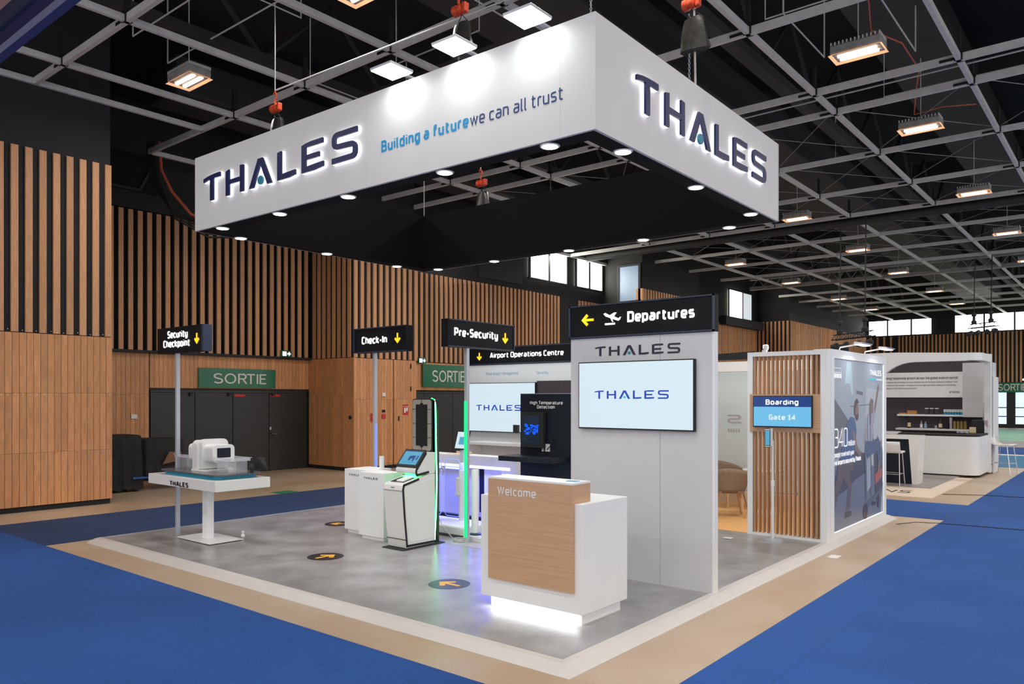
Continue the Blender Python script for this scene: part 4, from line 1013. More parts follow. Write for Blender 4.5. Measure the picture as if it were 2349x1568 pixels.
# ---- white plinths
def plinth(x0, x1, y0, y1, label, word, tx0, tx1, tz):
    t = thing('white_plinth', label, 'plinth', ((x0+x1)/2, (y0+y1)/2, .05), group='white logo plinths')
    part('body', B(x0, x1, y0, y1, .10, .97), M['white'], t, bevel=.002)
    part('toe_kick', B(x0+.04, x1-.03, y0+.03, y1-.03, .05, .10), M['white'], t)
    Ls, dot = logo((tx0, y0-.001, tz), EX, EZ, tx1-tx0, .028, .002)
    for q in Ls[:len(word)]: part('logo_letter', q, M['dark_txt'], t)
    return t
plinth(-8.96, -8.46, 7.10, 7.55, 'left white logo plinth, partly behind the other one', 'THALES', -8.865, -8.565, .878)
plinth(-8.44, -7.92, 6.93, 7.28, 'right white logo plinth standing nearest the kiosk', 'THALES', -8.33, -8.04, .878)
single('white_tube', mb().lathe([(.036, 0), (.036, .18)], (-8.52, 7.42, .97), 16), M['white'], 'short white tube standing on the left white plinth', 'tube')
# ---- self-service kiosk
kx0, kx1 = -7.66, -7.31
kk = thing('check_in_kiosk', 'white self-service kiosk with sloping screen and tall green-edged back panel', 'kiosk', (-7.48, 7.0, .05))
part('floor_plate', mb().prism([(-7.46+u, 7.06+v, .05) for u, v in rrect(.42, .78, .03)], (0, 0, .008)), M['black'], kk)
def kprof(pts, x0, x1): return mb().prism([(x0, y, z) for y, z in pts], (x1-x0, 0, 0))
low = [(6.785, .06), (6.74, .40), (6.70, .82), (6.71, .87), (6.735, .895), (7.02, .955), (7.20, .985), (7.30, .985), (7.30, .06)]
part('lower_body', kprof(low, kx0, kx1), M['gloss_white'], kk, bevel=.008)
part('side_panel', kprof([(6.83, .12), (6.79, .4), (6.745, .78), (6.76, .83), (7.0, .885), (7.27, .93), (7.285, .6), (7.27, .14)], kx1, kx1+.004), M['gloss_white'], kk, bevel=.001)
edge = [(7.0, .935), (6.735, .875), (6.72, .82), (6.745, .5), (6.79, .09), (7.295, .085)]
b = mb()
for i in range(len(edge)-1):
    p, q = Vector((0,)+edge[i]), Vector((0,)+edge[i+1]); d = (q-p).normalized(); n = Vector((0, -d.z, d.y))*.014
    b.prism([(kx1, (p-n).y, (p-n).z), (kx1, (p+n).y, (p+n).z), (kx1, (q+n+d*.012).y, (q+n+d*.012).z), (kx1, (q-n+d*.012).y, (q-n+d*.012).z)], (.007, 0, 0))
for p, q in (((6.955, .985), (7.18, 1.015)), ((6.955, .985), (6.95, 1.05)), ((6.95, 1.05), (7.13, 1.27))):
    p, q = Vector((0,)+p), Vector((0,)+q); d = (q-p).normalized(); n = Vector((0, -d.z, d.y))*.015
    b.prism([(kx1, (p-n).y, (p-n).z), (kx1, (p+n).y, (p+n).z), (kx1, (q+n).y, (q+n).z), (kx1, (q-n).y, (q-n).z)], (.007, 0, 0))
part('black_trim', b, M['black'], kk)
part('seam', mb().prism([(kx0-.001, 6.776, .165), (kx0-.001, 6.757, .17), (kx0-.001, 6.757, .176), (kx0-.001, 6.776, .176)], (.352, 0, 0)).box(kx0, kx1, 6.698, 6.712, .80, .804), M['dark_txt'], kk)
part('upper_body', kprof([(6.96, 1.0), (6.93, 1.02), (6.93, 1.06), (7.12, 1.27), (7.30, 1.27), (7.30, .99), (7.18, .985)], kx0-.02, kx1), M['gloss_white'], kk, bevel=.008)
part('tray_well', mb().prism([(kx0+.05, 6.775, .9045), (kx1-.05, 6.775, .9045), (kx1-.05, 6.98, .9475), (kx0+.05, 6.98, .9475)], (0, -.0005, .003)), M['black'], kk)
part('card_reader', mb().prism([(kx0+.15, 6.79, .9085), (kx1-.07, 6.79, .9085), (kx1-.07, 6.95, .942), (kx0+.15, 6.95, .942)], (0, 0, .02)), M['white'], kk, bevel=.004)
part('green_underlight', B(kx0+.0, kx1-.12, 7.06, 7.17, .98, .985), M['glow_green'], kk)
sn = Vector((0, -.76, .65)).normalized(); su = Vector((0, .65, .76)).normalized(); so = Vector((kx0-.02, 6.955, 1.075))
q = lambda u, v, d=0: so+EX*u+su*v+sn*d
part('monitor', mb().prism([q(-.0, 0), q(.385, 0), q(.385, .285), q(0, .285)], sn*.03), M['black'], kk, bevel=.006)
part('touch_screen', mb().prism([q(.03, .035, .03), q(.355, .035, .03), q(.355, .255, .03), q(.03, .255, .03)], sn*.002), M['screen_teal'], kk)
part('screen_banner', mb().prism([q(.03, .243, .032), q(.355, .243, .032), q(.355, .255, .032), q(.03, .255, .032)], sn*.001), M['screen_navy'], kk)
b = mb()
for u0, u1, v0, v1 in ((.16, .20, .10, .17), (.20, .24, .13, .18), (.24, .27, .09, .18), (.29, .295, .1, .18), (.305, .33, .11, .18), (.08, .3, .07, .073)):
    b.prism([q(u0, v0, .032), q(u1, v0, .032), q(u1, v1, .032), q(u0, v1, .032)], sn*.001)
part('screen_picture', b, M['screen_navy'], kk)
# the tall rear panel
pts = [(-7.545+u, 7.302, 1.02+v) for u, v in rrect(.42, 1.925, .05)]
part('back_panel', mb().prism(pts, (0, .055, 0)), M['black'], kk)
yy = 7.30
fr = rrect(.36, .69, .045); cx, cz_ = -7.56, 1.625
part('panel_face', mb().prism([(cx+u, yy, cz_+v) for u, v in fr], (0, -.008, 0)), M['kiosk_grey'], kk)
b = mb().prism([(cx+u, yy-.009, cz_+v) for u, v in [(-.11, -.28), (-.03, -.28), (-.02, -.3), (.02, -.3), (.03, -.28), (.11, -.28), (.11, .28), (.03, .28), (.02, .3), (-.02, .3), (-.03, .28), (-.11, .28)]], (0, -.003, 0))
for k in (-1, 0, 1):
    b.box(cx-.18, cx-.11, yy-.012, yy-.009, cz_+.19*k+.02, cz_+.19*k+.026); b.box(cx+.11, cx+.18, yy-.012, yy-.009, cz_+.19*k+.02, cz_+.19*k+.026)
b.box(cx-.003, cx+.003, yy-.012, yy-.009, cz_+.29, cz_+.345); b.box(cx-.003, cx+.003, yy-.012, yy-.009, cz_-.345, cz_-.29)
part('dark_window', b, M['void'], kk)
gx = -7.333
gl = [(gx, 7.31, .10), (gx, 7.335, .50), (gx, 7.350, .90), (gx, 7.335, 1.3), (gx, 7.325, 1.9), (gx-.02, 7.325, 1.965), (gx-.07, 7.325, 1.985)]
part('back_fin', B(-7.36, -7.335, 7.302, 7.40, .06, 1.96), M['black'], kk)
part('green_strip', mb().tube(gl, .012, 8), M['glow_green'], kk)
part('green_strip_core', mb().tube([(p[0]+.008, p[1], p[2]) for p in gl], .006, 6), M['green_core'], kk)
l = area_light('green_glow', (gx+.03-(-7.48), 7.34-7.0, .95), .04, 1.7, 1.4, (.05, 1, .2), rot=(0, math.radians(90), 0), parent=kk); l.rotation_euler = (math.radians(90), 0, math.radians(90))
area_light('green_back_glow', (-.05, .05, .93), .2, .1, .8, (.05, 1, .25), parent=kk)
area_light('green_side_glow', (-.24, .3, .6), .05, 1.0, 2.0, (.1, 1, .3), rot=(math.radians(90), 0, math.radians(-90)), parent=kk)
b = mb(); text(b, 'THALES', (-7.52, 6.700, .835), EX, EZ, .07, .014, .002); part('lettering', b, M['dark_txt'], kk)
b = mb()
for k in range(3):
    b.tube([(-7.16+.1*math.cos(a*math.pi/8)*(1-.12*k), 7.62+.07*math.sin(a*math.pi/8), .062+.012*k) for a in range(16)], .008, 5, closed=True)
b.tube([(-7.26, 7.6, .07), (-7.3, 7.5, .2), (-7.36, 7.42, .35)], .006, 5)
single('cable_coil', b, M['cable_white'], 'coiled white cable on the floor behind the green kiosk', 'cable')
# ---- security gate
gt = thing('security_gate', 'white security gate with blue light strips and clear wing doors', 'gate', (-8.1, 8.6, .05))
part('cabinet', B(-9.4, -7.45, 9.2, 9.5, .90, 1.06), M['white'], gt, bevel=.004)
part('cabinet_end', B(-7.75, -7.45, 9.2, 9.5, .05, .90), M['white'], gt, bevel=.004)
part('cabinet_back', B(-9.4, -7.75, 9.46, 9.5, .05, .90), M['panel_white'], gt)
part('led_strip', B(-9.35, -7.58, 9.195, 9.21, .86, .905), M['led_blue'], gt)
part('inner_cabinet', B(-8.2, -7.75, 9.3, 9.46, .15, .86), M['panel_white'], gt)
part('dark_opening', B(-8.42, -8.2, 9.43, 9.459, .12, .86), M['nightblue'], gt)
part('floor_rail', B(-9.2, -7.45, 9.1, 9.16, .05, .10), M['nightblue'], gt)
part('floor_rail', B(-9.2, -7.45, 8.86, 8.90, .05, .08), M['nightblue'], gt)
part('door_latch', B(-7.449, -7.44, 9.3, 9.36, .78, .88), M['black'], gt)
part('low_base', B(-8.7, -7.27, 7.82, 8.4, .05, .2), M['white'], gt, bevel=.03, seg=4)
part('base_skirt', B(-8.7, -7.25, 7.79, 7.82, .05, .085), M['greyband'], gt)
part('post', mb().lathe([(.045, .2), (.045, .92), (.04, .93)], (-7.74, 8.28, 0), 20), M['white'], gt)
part('post_collar', B(-7.82, -7.72, 8.22, 8.3, .55, .83), M['white'], gt, bevel=.02)
def wing(cx, cy, w, z0, z1):
    pts = [(cx+u, cy, (z0+z1)/2+v) for u, v in rrect(w, z1-z0, .05)]
    part('wing_door', mb().prism(pts, (0, .012, 0)), M['glass'], gt)
    part('lit_edge', mb().tube([(p[0], p[1]+.006, p[2]) for p in pts], .006, 5, closed=True), M['led_line'], gt)
wing(-7.94, 8.28, .30, .24, 1.08); wing(-8.28, 8.28, .22, .24, 1.08)
part('ring_handle', mb().tube([(-8.12+.03*math.cos(a*math.pi/6), 8.26, .92+.03*math.sin(a*math.pi/6)) for a in range(12)], .01, 6, closed=True), M['gloss_white'], gt)
part('glass_fence', B(-9.1, -8.0, 7.95, 7.96, .3, 1.0), M['glass'], gt)
part('column', mb().lathe([(.05, .12), (.05, 1.0), (.045, 1.01)], (-7.10, 7.86, 0), 20), M['white'], gt)
part('column_foot', mb().lathe([(.09, .12), (.085, .14), (.05, .145)], (-7.08, 7.86, 0), 20), M['signframe'], gt)
part('foot_box', B(-7.18, -6.86, 7.70, 7.96, .05, .12), M['greyboard'], gt, bevel=.01)
part('base_slab', B(-7.35, -6.6, 7.4, 8.3, .05, .053), M['silver'], gt)
area_light('blue_glow', (-.2, .5, .80), 1.8, .12, 52, (.09, .11, 1), rot=(math.radians(-20), 0, 0), parent=gt)
area_light('blue_glow', (.3, -.1, .95), .6, .3, 6, (.1, .12, 1), parent=gt)
tp = thing('gate_tablet', 'tilted tablet on a white stalk behind the green-lit post', 'tablet', (-8.0, 8.6, 1.06))
part('stalk', B(-8.1, -8.04, 8.62, 8.68, .2, 1.24), M['white'], tp, bevel=.01)
sn2 = Vector((0, -.95, .3)).normalized(); su2 = Vector((0, .3, .95)).normalized(); so2 = Vector((-8.18, 8.58, 1.2))
q2 = lambda u, v, d=0: so2+EX*u+su2*v+sn2*d
part('tablet_case', mb().prism([q2(0, 0), q2(.27, 0), q2(.27, .3), q2(0, .3)], sn2*.015), M['black'], tp, bevel=.006)
part('tablet_display', mb().prism([q2(.02, .02, .015), q2(.25, .02, .015), q2(.25, .28, .015), q2(.02, .28, .015)], sn2*.002), M['screen_white'], tp)
part('tablet_icon', mb().prism([q2(.08, .08, .017), q2(.19, .08, .017), q2(.19, .2, .017), q2(.08, .2, .017)], sn2*.001), M['screen_teal'], tp)
# ---- temperature tower
ht = thing('temperature_tower', 'dark navy display wall lettered High Temperature Detection', 'display wall', (-6.6, 9.0, .05))
part('panel', B(-7.14, -6.1, 8.91, 9.05, .05, 2.05), M['nightblue'], ht)
part('top_edge', B(-7.14, -6.1, 8.905, 9.05, 2.05, 2.058), M['alu'], ht)
part('shelf', B(-7.2, -6.25, 8.47, 8.91, 1.09, 1.16), M['nightblue'], ht, bevel=.003)
b = mb(); text(b, 'High Temperature', (-6.96, 8.909, 1.898), EX, EZ, .59, .052, .003, weight=.2, gap=.13); part('lettering', b, M['letter_white'], ht); b = mb(); text(b, 'Detection', (-6.83, 8.909, 1.838), EX, EZ, .32, .052, .003, weight=.2, gap=.13)
part('lettering', b, M['letter_white'], ht)
hs = thing('temperature_screen', 'black framed portrait screen on the dark temperature wall', 'screen', (-6.85, 8.85, 1.3))
part('casing', B(-7.07, -6.66, 8.82, 8.90, 1.27, 1.785), M['black'], hs, bevel=.006)
part('display', B(-7.02, -6.72, 8.817, 8.82, 1.33, 1.74), M['screen_dark'], hs)
b = mb()
for i in range(46):
    u = random.random(); v = random.random(); w_, h_ = random.uniform(.01, .05), random.uniform(.006, .03)
    x = -7.0+u*.24; z = 1.46+v*.13
    b.box(x, x+w_, 8.814-.0005*(i % 3), 8.817, z, z+h_)
part('picture', b, M['screen_blue'], hs)
b = mb(); b.tube([(-6.96+.05*math.cos(a*math.pi/8), 8.815, 1.42+.04*math.sin(a*math.pi/8)) for a in range(7, 18)], .006, 4); b.tube([(-6.78, 8.815, 1.44), (-6.9, 8.815, 1.34)], .007, 4); b.box(-7.01, -6.73, 8.815, 8.817, 1.60, 1.735)
part('screen_graphic', b, M['signframe'], hs)
so_ = thing('wall_outlet', 'white power outlet with cables beside the temperature screen', 'outlet', (-6.6, 8.9, 1.2))
part('plate', B(-6.67, -6.59, 8.89, 8.908, 1.22, 1.33), M['gloss_white'], so_, bevel=.004)
part('plug', B(-6.72, -6.70, 8.88, 8.908, 1.22, 1.28), M['gloss_white'], so_)
part('cord', mb().tube([(-6.63, 8.88, 1.25), (-6.56, 8.86, 1.30), (-6.54, 8.87, 1.37), (-6.58, 8.88, 1.42), (-6.66, 8.88, 1.43)], .006, 5), M['cable_black'], so_)
# ---- operations centre wall
oc = thing('operations_wall', 'white back wall with lit Airport Operations Centre header', 'display wall', (-9.4, 12.0, .05))
part('panel', B(-10.95, -6.2, 11.9, 12.2, .05, 2.66), M['bright_white'], oc)
part('header_box', B(-10.96, -8.95, 11.86, 12.2, 2.665, 3.025), M['signblack'], oc)
part('header_box', B(-8.94, -6.3, 11.86, 12.2, 2.665, 3.025), M['signblack'], oc)
part('header_frame', mb().box(-10.96, -6.3, 11.85, 11.86, 2.665, 2.69).box(-10.96, -6.3, 11.85, 11.86, 3.0, 3.025).box(-10.96, -10.93, 11.85, 11.86, 2.665, 3.025), M['signframe'], oc)
b = mb(); text(b, 'Airport Operations Centre', (-10.30, 11.858, 2.80), EX, EZ, 1.84, .108, .004, weight=.18, gap=.13); part('lettering', b, M['glow_white'], oc)
part('arrow', arrow(mb(), (-10.59, 11.858, 2.84), (0, 0, -1), EZ, (0, -1, 0), .16), M['glow_yellow'], oc)
b = mb(); text(b, 'Total Airport Management', (-10.45, 11.899, 2.455), EX, EZ, .86, .06, .002, weight=.10); part('lettering', b, M['pale_txt'], oc); b = mb(); text(b, 'Security', (-9.14, 11.899, 2.455), EX, EZ, .28, .06, .002, weight=.10)
part('lettering', b, M['pale_txt'], oc)
part('dark_panel', B(-9.1, -6.3, 11.86, 11.9, 1.0, 2.32), M['prune'], oc)
area_light('operations_wall_fill', (.4, -1.1, 2.75), 3.6, .3, 8, (.92, .98, 1), rot=(math.radians(52), 0, 0), parent=oc)  # unseen fill light, added to brighten the white wall
s2 = tv('large lit white screen with blue logo on the operations wall', -10.94, -9.09, 11.80, 1.30, 2.295)
logo_flat(s2, (-10.62, 11.797, 1.735), EX, EZ, 1.18, .115, .002, M['logo_lit'], M['dot_lit'])
single('small_monitor', B(-9.58, -9.46, 11.72, 11.78, 1.31, 1.46), M['dark_txt'], 'small dark device in front of the lower corner of the operations screen', 'device')
dk = thing('white_desk', 'white desk with raised shelf in front of the operations screen', 'desk', (-9.3, 10.9, .05))
part('desk_top', B(-10.0, -8.3, 10.8, 11.25, 1.11, 1.16), M['gloss_white'], dk, bevel=.003)
part('desk_side', B(-10.0, -9.95, 10.8, 11.25, .05, 1.11), M['white'], dk)
part('desk_back', B(-10.0, -8.3, 11.2, 11.25, .05, 1.11), M['panel_white'], dk)
single('open_tray', mb().box(-8.95, -8.6, 9.22, 9.45, 1.06, 1.066).box(-8.95, -8.6, 9.44, 9.45, 1.06, 1.10), M['cream_floor'], 'small pale tray lying on top of the white security gate', 'tray')
# ---- floor stickers
for (x, y, dx, dy, lab) in ((-9.6, 7.5, -.77, -.63, 'round dark floor sticker with left arrow beside the left white plinth'), (-7.75, 5.85, 0, 1, 'round dark floor sticker with arrow pointing away, in the middle of the floor'), (-5.61, 5.81, -1, 0, 'round dark floor sticker with yellow arrow in front of the Welcome counter')):
    t = thing('floor_sticker', lab, 'sticker', (x, y, .05), group='round arrow stickers on the platform')
    part('disc', mb().lathe([(.22, 0), (.22, .002)], (x, y, .05), 40), M['disc'], t)
    part('arrow', arrow(mb(), (x, y, .052), (dx, dy, 0), None, (0, 0, 1), .29, .2, .001), M['arrow_yellow'], t)
# ---- boarding wall
bw = thing('boarding_wall', 'white framed slatted oak wall that carries the Boarding screen', 'display wall', (-3.8, 10.75, .05))
part('frame_post', B(-4.375, -4.30, 10.65, 10.80, .05, 2.64), M['white'], bw)
part('frame_post', B(-3.36, -3.27, 10.65, 10.80, .05, 2.64), M['white'], bw)
part('frame_rail', B(-4.30, -3.36, 10.65, 10.80, 2.58, 2.64), M['white'], bw)
part('frame_rail', B(-4.30, -3.36, 10.65, 10.80, .05, .085), M['white'], bw)
n = 15
me = B(0, .02, 0, .085, 0, 2.49).mesh('lamella'); me.materials.append(M['lamella'])
for i in range(n): part('lamella', me, None, bw, loc=(-4.285+i*(.925/(n)), 10.665, .09))
part('oak_board', B(-4.33, -3.36, 10.63, 10.665, 1.52, 2.045), M['oakdeck'], bw)
s3 = tv('blue Boarding gate screen mounted on the slatted oak wall', -4.27, -3.45, 10.59, 1.585, 2.022, th=.04, screen=M['screen_sky'])
part('header_band', B(-4.258, -3.462, 10.586, 10.588, 1.87, 2.01), M['screen_navy'], s3)
b = mb(); text(b, 'Boarding', (-4.085, 10.585, 1.898), EX, EZ, .455, .075, .002, weight=.205, gap=.13); part('lettering', b, M['txt_lit'], s3)
b = mb(); text(b, 'Gate 14', (-4.04, 10.587, 1.69), EX, EZ, .37, .072, .002, weight=.205, gap=.13); part('lettering', b, M['txt_soft'], s3)
# phone stand
ph = thing('phone_stand', 'slim silver floor stand holding a lit phone before the Boarding wall', 'stand', (-3.9, 10.35, .05))
part('base', mb().lathe([(.135, .05), (.135, .075), (.05, .085)], (-3.9, 10.36, 0), 32), M['alu'], ph)
part('lower_pole', mb().lathe([(.018, .08), (.018, .82)], (-3.9, 10.36, 0), 14), M['white'], ph)
part('upper_pole', mb().lathe([(.013, .82), (.013, 1.42)], (-3.9, 10.36, 0), 14), M['white'], ph)
part('clamp', mb().lathe([(.024, .80), (.024, .87)], (-3.9, 10.36, 0), 14), M['white'], ph)
part('phone', B(-3.985, -3.915, 10.30, 10.312, 1.32, 1.58), M['black'], ph, bevel=.003)
part('phone_display', B(-3.98, -3.92, 10.298, 10.30, 1.35, 1.55), M['screen_teal'], ph)
part('phone_end', mb().box(-3.983, -3.917, 10.296, 10.30, 1.555, 1.572).box(-3.983, -3.917, 10.296, 10.30, 1.328, 1.342), M['gloss_white'], ph)
part('phone_back', B(-3.925, -3.89, 10.312, 10.34, 1.34, 1.58), M['gloss_white'], ph, bevel=.004)
# ---- poster wall (right side)
pw = thing('poster_wall', 'white framed backlit poster wall of travellers with airport slogan', 'display wall', (-3.4, 12.2, .05))
part('frame_post', B(-3.5, -3.27, 10.81, 10.96, .05, 2.66), M['white'], pw)
part('frame_post', B(-3.5, -3.27, 13.57, 13.72, .05, 2.66), M['white'], pw)
part('frame_rail', B(-3.5, -3.27, 10.96, 13.57, 2.54, 2.66), M['white'], pw)
part('frame_rail', B(-3.5, -3.27, 10.96, 13.57, .05, .135), M['white'], pw)
part('back_panel', B(-3.5, -3.42, 10.96, 13.57, .13, 2.54), M['white'], pw)
def pm(name, c, k=.30):
    c = tuple(c_*.72+g_*.28 for c_, g_ in zip(c, (124, 126, 138)))
    return mat(name, srgb(*c), 0.3, emit=srgb(*c), es=k)
PM = dict(sky=pm('poster_pale_grey', (150, 160, 172)), haze=pm('poster_light_haze', (176, 180, 186)), floor=pm('poster_floor_grey', (92, 98, 116)), dark=pm('poster_dark_grey', (74, 76, 92)),
          crowd=pm('poster_crowd_dark', (52, 50, 60)), skin=pm('poster_skin', (120, 88, 84)), blue=pm('poster_blue_shirt', (46, 70, 124)), trouser=pm('poster_brown_trousers', (82, 68, 66)),
          hair=pm('poster_dark_hair', (46, 38, 40)), plaid=pm('poster_pale_shirt', (150, 150, 168)), jeans=pm('poster_jeans', (52, 66, 104)), bagr=pm('poster_orange_bag', (168, 78, 62)), hairb=pm('poster_brown_hair', (98, 84, 82)), steelp=pm('poster_trolley', (70, 78, 96)), lite=pm('poster_reflection', (170, 196, 206)))
PX_ = -3.285
layer = [0]
def pg(pts, m, name='poster_print'):
    layer[0] += 1
    d = .0002*layer[0]
    # u 0..1 across Y 10.97..13.56, v 0..1 across z .14..2.53
    b = mb().prism([(PX_+d, 10.965+u*2.6, .14+v*2.395) for u, v in pts], (.0002, 0, 0))
    return part(name, b, PM[m], pw)
def ell(cu, cv, ru, rv, n=16, rot=0):
    return [(cu+ru*math.cos(2*math.pi*k/n)*math.cos(rot)-rv*math.sin(2*math.pi*k/n)*math.sin(rot)*.9, cv+ru*math.cos(2*math.pi*k/n)*math.sin(rot)+rv*math.sin(2*math.pi*k/n)*math.cos(rot)) for k in range(n)]
pg([(0, 0), (1, 0), (1, 1), (0, 1)], 'sky', 'poster_sheet')
pg([(0, 0), (1, 0), (1, .30), (.5, .36), (0, .40)], 'floor')
pg([(.55, .36), (1, .32), (1, .82), (.62, .84), (.6, .6)], 'haze')
pg([(0, .42), (.34, .45), (.34, .6), (0, .78)], 'dark')
pg([(.2, .86), (.24, .99), (.32, .99), (.36, .80), (.33, .79), (.29, .86)], 'lite')
pg([(.42, .80), (.55, .79), (.55, .81), (.42, .82)], 'dark')
pg([(.3, .72), (.75, .73), (.75, .735), (.3, .725)], 'dark')
pg([(0, .28), (.1, .42), (.36, .46), (.6, .42), (.62, .30), (.4, .27), (.2, .22), (0, .2)], 'crowd')
pg([(.78, .40), (.82, .46), (.9, .42), (.97, .45), (1, .4), (1, .25), (.86, .2), (.8, .28)], 'crowd')
for u, v in ((.76, .53), (.87, .5), (.95, .47)): pg(ell(u, v, .014, .022), 'hairb'); pg([(u-.02, v-.02), (u+.02, v-.02), (u+.025, v-.1), (u-.025, v-.1)], 'dark')
# man pushing a trolley
pg([(.07, .40), (.33, .42), (.36, .34), (.28, .32), (.33, .25), (.29, .10), (.22, .10), (.26, .24), (.17, .30), (.06, .18), (.0, .1), (.0, .24), (.07, .32)], 'trouser')
pg([(.2, .095), (.32, .09), (.32, .06), (.2, .055)], 'hair')
pg([(.24, .62), (.30, .66), (.38, .65), (.42, .58), (.40, .45), (.33, .40), (.12, .41), (.16, .52)], 'blue')
pg([(.33, .58), (.39, .56), (.44, .47), (.52, .43), (.5, .40), (.4, .45)], 'skin')
pg(ell(.422, .695, .042, .052), 'skin')
pg([(.372, .67), (.37, .72), (.39, .755), (.42, .77), (.45, .762), (.464, .742), (.44, .738), (.408, .725), (.398, .69), (.39, .665)], 'hair')
pg([(.395, .675), (.395, .65), (.42, .632), (.45, .638), (.464, .665), (.455, .678), (.43, .668)], 'hair')
# woman seated on the trolley, one arm raised
pg([(.62, .65), (.66, .67), (.76, .66), (.77, .56), (.74, .48), (.60, .46), (.57, .5)], 'plaid')
pg([(.77, .66), (.80, .65), (.90, .84), (.89, .87), (.87, .85)], 'skin')
pg([(.75, .655), (.80, .70), (.81, .67), (.78, .61)], 'plaid')
pg(ell(.742, .712, .032, .042), 'skin')
pg([(.69, .60), (.68, .68), (.69, .74), (.72, .772), (.765, .762), (.775, .742), (.742, .742), (.722, .71), (.725, .66), (.715, .60)], 'hairb')
pg([(.62, .62), (.60, .54), (.585, .47), (.605, .47), (.63, .56)], 'skin')
for k_ in range(5): pg([(.605+.033*k_, .475), (.615+.033*k_, .475), (.625+.028*k_, .655), (.617+.028*k_, .655)], 'blue' if k_ % 2 else 'haze')
pg([(.58, .45), (.60, .50), (.74, .49), (.88, .51), (.93, .47), (.93, .36), (.88, .34), (.85, .42), (.7, .40), (.64, .38)], 'jeans')
pg([(.88, .34), (.93, .36), (.92, .27), (.86, .27)], 'skin')
pg([(.58, .44), (.61, .44), (.63, .12), (.6, .12)], 'steelp'); pg([(.70, .40), (.72, .40), (.73, .14), (.71, .14)], 'steelp'); pg([(.62, .38), (.70, .38), (.71, .2), (.63, .17)], 'sky')
pg([(.80, .27), (.97, .30), (.97, .24), (.82, .2)], 'bagr'); pg([(.8, .2), (.97, .24), (.97, .15), (.84, .10)], 'crowd')
pg([(.55, .09), (.96, .165), (.96, .15), (.62, .06)], 'steelp'); pg(ell(.60, .05, .05, .05), 'hair'); pg(ell(.88, .09, .03, .05), 'hair'); pg([(.74, .07), (.82, .07), (.82, .09), (.74, .1)], 'hair')
pg([(.93, 0), (1, .0), (1, .22), (.97, .17)], 'haze')
tx = PX_+.0002*(layer[0]+4)
b = mb()
text(b, '340', (tx, 10.98, 1.30), EY, EZ, .60, .27, .001, weight=.07, gap=.1); part('lettering', b, M['txt_lit'], pw); b = mb(); text(b, 'million', (tx, 11.62, 1.30), EY, EZ, .33, .09, .001, weight=.12)
part('lettering', b, M['txt_lit'], pw); b = mb(); text(b, 'people travel each year', (tx, 10.98, 1.17), EY, EZ, .93, .07, .001, weight=.15, gap=.12); part('lettering', b, M['txt_lit'], pw); b = mb(); text(b, 'via airports secured by Thales', (tx, 10.98, 1.06), EY, EZ, 1.28, .072, .001, weight=.21, gap=.12)
part('lettering', b, M['txt_lit'], pw); b = mb(); text(b, 'THALES', (tx, 12.76, 2.34), EY, EZ, .66, .09, .001, weight=.2)
part('lettering', b, M['txt_lit'], pw); b = mb()
b.box(tx, tx+.001, 10.98, 11.29, 2.405, 2.41); b.box(tx, tx+.001, 10.98, 11.29, 2.345, 2.35); b.box(tx, tx+.001, 11.285, 11.29, 2.345, 2.41)
for k in range(4): b.box(tx, tx+.001, 10.98+k*.085, 11.04+k*.085, 2.27, 2.33)
part('social_icons', b, M['txt_lit'], pw)
b = mb(); text(b, 'Building a future', (tx, 12.76, 2.27), EY, EZ, .38, .035, .001, weight=.2); part('lettering', b, M['dot_lit'], pw, label='pale blue caption')
b = mb(); text(b, 'we can all trust', (tx, 13.16, 2.27), EY, EZ, .3, .035, .001, weight=.15); part('lettering', b, M['txt_soft'], pw)
part('edge_light', mb().box(-3.283, -3.275, 13.553, 13.566, .16, 2.53).box(-3.283, -3.275, 10.97, 13.56, .137, .146), M['pane_dim'], pw)
for y, lab in ((11.6, 'near'), (12.9, 'far')):
    t = thing('poster_lamp', '%s white arm lamp on top of the poster wall' % ('nearer' if lab == 'near' else 'farther'), 'lamp', (-3.35, y, 2.66), group='arm lamps over the poster')
    part('arm', mb().tube([(-3.4, y, 2.66), (-3.38, y, 2.72), (-3.1, y, 2.76)], .012, 6), M['gloss_white'], t)
    part('lamp_head', mb().prism([(-3.14, y-.25, 2.75), (-3.02, y-.25, 2.745), (-3.0, y-.25, 2.765), (-3.12, y-.25, 2.78)], (0, .5, 0)), M['gloss_white'], t, bevel=.004)
    part('lit_tube', B(-3.125, -3.03, y-.22, y+.22, 2.735, 2.742), M['led_white'], t)
    area_light('poster_lamp_light', (.26, 0, .06), .06, .4, 5, (.95, .98, 1), rot=(0, math.radians(-32), 0), parent=t)
# ---- meeting corner
t = thing('spot_lamp', 'small white spot lamp clamped on top of the slatted Boarding wall', 'lamp', (-4.15, 10.72, 2.64))
part('lamp_clamp', B(-4.18, -4.12, 10.69, 10.75, 2.64, 2.67), M['gloss_white'], t)
part('lamp_head', mb().lathe([(.03, 0), (.04, .03), (.04, .07), (.02, .08)], (-4.15, 10.76, 2.67), 14), M['gloss_white'], t)
ml = area_light('meeting_lamp', (0, .15, .25), .3, .3, 34, (1, .97, .92), parent=t); ml.rotation_euler = (math.radians(48), 0, math.radians(28))
mw = thing('meeting_partition', 'pale frosted partition with mirrored logo behind the taupe chairs', 'partition', (-6, 13.7, .05))
part('glass_panel', B(-9.0, -4.705, 13.62, 13.66, .30, 2.48), M['frost'], mw)
part('top_rail', B(-9.0, -3.5, 13.60, 13.68, 2.48, 2.66), M['white'], mw)
part('bottom_rail', B(-9.0, -3.5, 13.60, 13.68, .056, .28), M['cream_floor'], mw)
part('glass_panel', B(-4.68, -3.5, 13.62, 13.66, .28, 2.48), M['frost'], mw)
